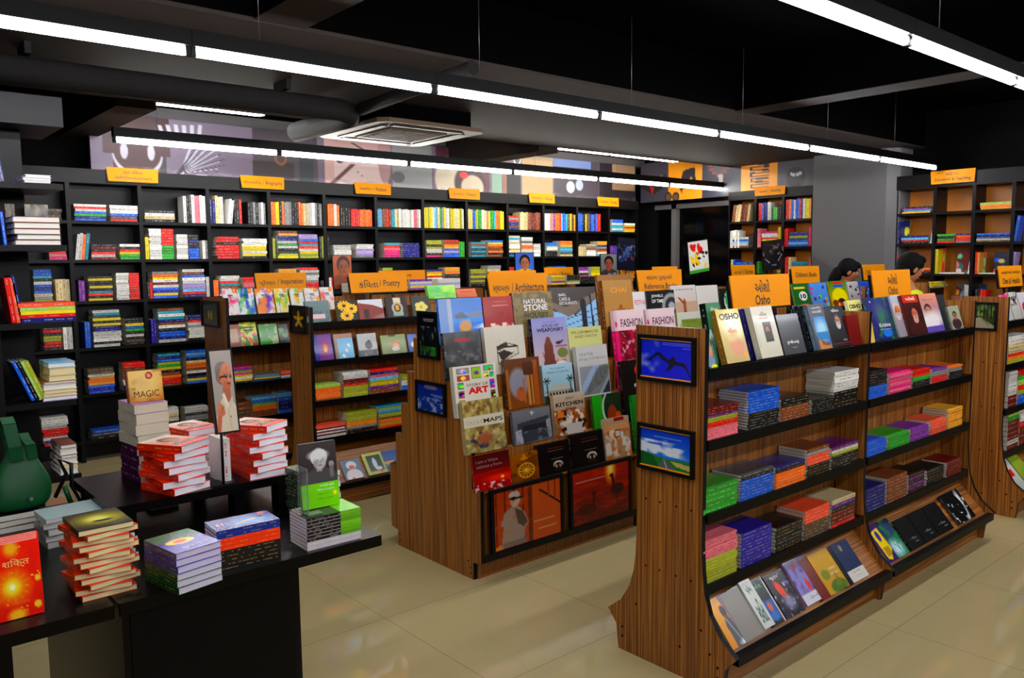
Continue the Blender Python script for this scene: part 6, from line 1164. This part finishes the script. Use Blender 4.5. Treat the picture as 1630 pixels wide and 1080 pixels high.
cb(1351, 1368, 449, kid(rgb(200,196,196), 3, [rgb(60,50,50),rgb(220,60,40),rgb(190,190,190)]), "white children's book with small red dots on top"); cb(1370, 1389, 449, kid(rgb(40,90,200), 4, [rgb(220,60,70),rgb(110,180,230),rgb(230,180,60)]), "blue children's book with a red title")
face_out(1481, 1507, 450, 3.40, 1.30, .7, .02, kid(rgb(214,206,60), 5, [rgb(190,190,190),rgb(200,60,40)]), (), 'yellow and grey book lying open-angled beside the second woman')
for q in ((1395,1412,'k'),(1420,1440,'b')): pass
# yellow-covered magazine rack top between signs
# ================================================================== PORTRAIT BOARDS AND POSTERS ON THIN POSTS
def board(px0, px1, pt_, pb_, Y, art, label, zbase, tilt=0.0, W_=None, fr_=True):
    xa = on(px0, (pt_+pb_)/2, 1, Y).x; xb = on(px1, (pt_+pb_)/2, 1, Y).x; pm = (px0+px1)/2; z1 = on(pm, pt_, 1, Y).z; z0 = on(pm, pb_, 1, Y).z; W, H = xb-xa, z1-z0
    M = frameM((xa, Y, z0), (1, 0, 0), (0, .03, 1)) @ Matrix.Translation((W/2, H/2, 0)) @ Matrix.Rotation(tilt, 4, 'Z') @ Matrix.Translation((-W/2, -H/2, 0))
    e = empty('poster_board', ((xa+xb)/2, Y, zbase), label, 'poster', 'poster boards on thin posts'); o = e.location
    MB().box((-.006, -.006, -.012), (W+.006, H+.006, 0), M=M).build('backing', M_EDGE, e, o); q = MB(); q.canvas(art, M, W, H, .001); q.build('print', M_GLOSS, e, o)
    MB().tube([((xa+xb)/2, Y+.02, zbase), ((xa+xb)/2, Y+.02, (z0+z1)/2)], .006, 8).build('post', M_EDGE, e, o); return e
im = cv(34, 56, rgb(190,96,40), rgb(150,70,30)); portrait(im, .55, .34, .26, rgb(150,84,50), rgb(50,26,16), rgb(120,62,34), turn=.5)
board(531, 560, 407, 460, 6.2, im, 'sepia portrait board of a man before the back bookcase', 1.365)
im = cv(36, 44, rgb(70,110,200), rgb(90,130,215)); portrait(im, .5, .42, .28, rgb(190,124,90), rgb(24,18,18), rgb(226,196,20), beard=None, turn=.2)
board(821, 850, 403, 440, 6.2, im, 'portrait board of a smiling man in a yellow shirt on blue', 1.365)
im = cv(36, 48, rgb(150,150,150), rgb(130,130,130)); portrait(im, .5, .40, .26, rgb(180,100,74), rgb(22,16,16), rgb(60,60,64), turn=-.2, long=False); noise(im, rgb(190,190,190), 9, .5, .6, 401, .9, y0=.8)
board(957, 982, 405, 442, 6.2, im, 'portrait board of a smiling woman on grey', 1.365)
im = cv(40, 50, rgb(14,14,30), rgb(16,16,34)); noise(im, rgb(60,90,150), 8, .52, .66, 402, .9, y0=.2, y1=.75); noise(im, rgb(150,50,70), 9, .62, .7, 403, .8, y0=.3, y1=.7); ell(im, .55, .42, .14, .12, rgb(70,110,170), soft=.8, al=.7); noise(im, rgb(200,200,220), 14, .7, .74, 404, .8, y0=.2, y1=.7)
board(985, 1011, 380, 430, 5.6, im, 'dark blue speckled poster board beside the window', 1.05, tilt=-.06)
im = cv(44, 56, rgb(225,222,214)); rr = random.Random(9)
for k, c in enumerate([rgb(205,30,20)]*5+[rgb(235,190,30)]*5+[rgb(240,240,235)]*4+[rgb(30,26,26)]*8): ell(im, rr.uniform(.2, .9), rr.uniform(.1, .36) if k < 5 else rr.uniform(.35, .85), rr.uniform(.06, .2) if k < 10 else rr.uniform(.03, .09), rr.uniform(.05, .14) if k < 10 else rr.uniform(.02, .06), c, rot=rr.random())
rect(im, 0, .9, 1, 1, rgb(60,150,50)); board(1097, 1128, 384, 434, 5.05, im, 'tilted white poster board with red and yellow splashes before the window', 1.33, tilt=.10)
im = cv(40, 50, rgb(30,28,30), rgb(22,20,22)); noise(im, rgb(130,110,100), 7, .56, .68, 405, .9, y0=.15, y1=.5); line(im, .1, .6, .3, .75, .014, rgb(170,170,170)); line(im, .9, .5, .7, .72, .014, rgb(170,170,170)); rect(im, .4, .82, .62, .85, rgb(120,120,120))
board(1215, 1248, 383, 429, 5.05, im, 'black poster board with pale limbs-like strokes before the children shelves', 1.33, tilt=.07)

# ================================================================== PEOPLE
def skin(pts, edges, radii, root=0, sub=2):
    me = bpy.data.meshes.new('t'); me.from_pydata(pts, edges, []); ob = bpy.data.objects.new('t', me); COL.objects.link(ob)
    ob.modifiers.new('s', 'SKIN'); 
    for v, r in zip(me.skin_vertices[0].data, radii): v.radius = (r, r) if not isinstance(r, tuple) else r
    me.skin_vertices[0].data[root].use_root = True; sb = ob.modifiers.new('u', 'SUBSURF'); sb.levels = sub; sb.render_levels = sub
    dg = bpy.context.evaluated_depsgraph_get(); ev = ob.evaluated_get(dg); m2 = ev.to_mesh(); V = [tuple(v.co) for v in m2.vertices]; F = [list(p.vertices) for p in m2.polygons]; ev.to_mesh_clear(); bpy.data.objects.remove(ob); bpy.data.meshes.remove(me); return V, F
def add_vf(mb, V, F, M, col, mat=0):
    n = len(mb.v); mb.v += [tuple(M @ Vector(v)) for v in V]
    for f in F: mb.face([i+n for i in f], col, mat, True)
def head(mb, M, col):
    """head facing local +X, centre of the skull at the origin, 0.23 high"""
    nu, nv = 40, 30; base = len(mb.v)
    for j in range(nv+1):
        th = PI*j/nv
        for i in range(nu):
            ph = 2*PI*i/nu; x, y, z = math.sin(th)*math.cos(ph), math.sin(th)*math.sin(ph), math.cos(th)
            r = 1.0; g = lambda ax, ay, az, s_: math.exp(-((x-ax)**2+(y-ay)**2+(z-az)**2)/s_)
            ex = .20*g(.97, 0, -.18, .018)+.10*g(.98, 0, .02, .02)+.07*g(.9, 0, -.5, .02)+.12*g(.72, 0, -.8, .05)-.06*g(.9, .34, .08, .03)-.06*g(.9, -.34, .08, .03)+.03*g(.9, .3, .28, .03)+.03*g(.9, -.3, .28, .03)-.03*g(.93, 0, -.36, .01)-.10*g(.1, .8, -.75, .2)-.10*g(.1, -.8, -.75, .2)
            r += ex; p = Vector((x*.098*r, y*.076*(1-.18*max(0, -z))*r, z*.120*r)); mb.v.append(tuple(M @ p))
    for j in range(nv):
        for i in range(nu): mb.face([base+j*nu+i, base+(j+1)*nu+i, base+(j+1)*nu+(i+1) % nu, base+j*nu+(i+1) % nu], col, 0, True)
    M3 = M.to_3x3()
    for sy in (-1, 1):
        mb.ball(M @ Vector((.0, sy*.074, -.012)), (.020, .010, .032), col, 0, 12, 8, M3); mb.ball(M @ Vector((.082, sy*.030, .008)), (.011, .014, .010), rgb(235,230,225), 1, 10, 8, M3); mb.ball(M @ Vector((.090, sy*.030, .008)), (.006, .007, .007), rgb(20,14,12), 1, 8, 6, M3)
        mb.tube([M @ Vector((.090, sy*.014, .030)), M @ Vector((.092, sy*.030, .036)), M @ Vector((.082, sy*.046, .030))], .0028, 6, rgb(20,14,12), 1)
    mb.tube([M @ Vector((.086, -.024, -.062)), M @ Vector((.100, 0, -.060)), M @ Vector((.086, .024, -.062))], .0055, 8, rgb(130,60,54), 1)
def person(loc, yaw, height, label, shirt, hair_long, look_down, trousers):
    k = height/1.62; e = empty('person', loc, label, 'person'); M0 = Matrix.Translation(loc) @ Matrix.Rotation(yaw, 4, 'Z') @ Matrix.Scale(k, 4)
    P = [(0,0,.93),(0,0,1.10),(.01,0,1.28),(-.01,0,1.38),(.01,0,1.45)]; E = [(0,1),(1,2),(2,3),(3,4)]; Rr = [(.15,.11),(.125,.095),(.14,.10),(.065,.06),(.052,.052)]
    def chain(start, pts, rs):
        a = start
        for p, r in zip(pts, rs): P.append(p); Rr.append(r); E.append((a, len(P)-1)); a = len(P)-1
        return a
    for s_ in (-1, 1):
        w_ = chain(2, [(0,s_*.10,1.335),(-.01,s_*.17,1.31),(.02,s_*.20,1.06),(.20,s_*.14,1.05)], [.055,.045,.036,.026]); hnd = chain(w_, [(.26,s_*.125,1.06)], [.028])
        for q, (dx, dz, L) in enumerate(((.02,.022,.052),(.024,.008,.058),(.024,-.006,.054),(.02,-.02,.044))): chain(hnd, [(.275+dx*.4,s_*.115,1.06+dz),(.275+L*.6,s_*.10,1.064+dz),(.275+L*.9,s_*.082,1.07+dz)], [.0085,.008,.007])
        chain(hnd, [(.255,s_*.10,1.085),(.275,s_*.085,1.10)], [.009,.008])
        chain(0, [(0,s_*.085,.86),(.01,s_*.09,.48),(-.01,s_*.09,.09),(.06,s_*.095,.035),(.13,s_*.10,.025)], [.085,.055,.036,.034,.028])
    V, F = skin(P, E, Rr); b = MB(); add_vf(b, V, F, M0, rgb(176,116,84)); HM = M0 @ Matrix.Translation((.035, 0, 1.53)) @ Matrix.Rotation(look_down, 4, 'Y'); head(b, HM, rgb(176,116,84)); body = b.build('body', [M_CLOTH, M_CLOTH], e, e.location)
    # clothing: loose long top with sleeves, trousers
    P = [(0,0,.74),(0,0,.93),(0,0,1.10),(.01,0,1.28),(0,0,1.37)]; E = [(0,1),(1,2),(2,3),(3,4)]; Rr = [(.20,.15),(.17,.13),(.14,.11),(.165,.12),(.085,.08)]
    for s_ in (-1, 1): chain(3, [(0,s_*.11,1.33),(-.01,s_*.178,1.305),(.02,s_*.205,1.06),(.13,s_*.17,1.052)], [.062,.056,.05,.042])
    V, F = skin(P, E, Rr, 1); c = MB(); add_vf(c, V, F, M0, shirt); c.build('top', M_CLOTH, e, e.location)
    P = [(0,0,.90)]; E = []; Rr = [(.15,.12)]
    for s_ in (-1, 1): chain(0, [(0,s_*.088,.84),(.01,s_*.092,.48),(-.01,s_*.092,.12)], [.098,.07,.055])
    V, F = skin(P, E, Rr); c = MB(); add_vf(c, V, F, M0, trousers); c.build('trousers', M_CLOTH, e, e.location)
    h = MB(); H3 = HM.to_3x3()
    h.ball(HM @ Vector((-.020, 0, .022)), (.104, .086, .112), mat=0, nu=24, nv=16, M=H3); h.ball(HM @ Vector((.045, 0, .085)), (.052, .066, .038), nu=16, nv=10, M=H3)
    for s_ in (-1, 1): h.ball(HM @ Vector((.012, s_*.052, .04)), (.06, .028, .052), nu=14, nv=10, M=H3)
    if hair_long:
        V, F = skin([(-.03,0,1.56),(-.085,0,1.50),(-.125,0,1.40),(-.15,0,1.28),(-.15,0,1.10)], [(0,1),(1,2),(2,3),(3,4)], [(.07,.07),(.075,.07),(.07,.062),(.065,.05),(.03,.025)]); add_vf(h, V, F, M0, (0,0,0))
    else: h.ball(HM @ Vector((-.06, 0, -.045)), (.062, .07, .075), nu=16, nv=10, M=H3)
    h.build('hair', M_HAIR, e, e.location); return e
yw = math.atan2(-.80, .60)
p_ = on(1345, 430, 1, 4.07); person((p_.x, 4.07, 0), yw, 1.565, 'woman in profile with long black hair reading before the grey pillar', rgb(26,22,26), True, .40, rgb(30,28,34))
p_ = on(1443, 430, 1, 2.95); person((p_.x, 2.95, 0), math.atan2(-.55, .84), 1.615, 'dark-haired person in a yellow-green top before the half empty bookcase', rgb(196,200,20), False, .35, rgb(40,44,60))

# all the other, smaller and farther books: one object
o = REST.build('shelved_books', M_PRINT); tag(o, 'the many smaller and farther books filling the shelves and piles', 'books', None, 'stuff')
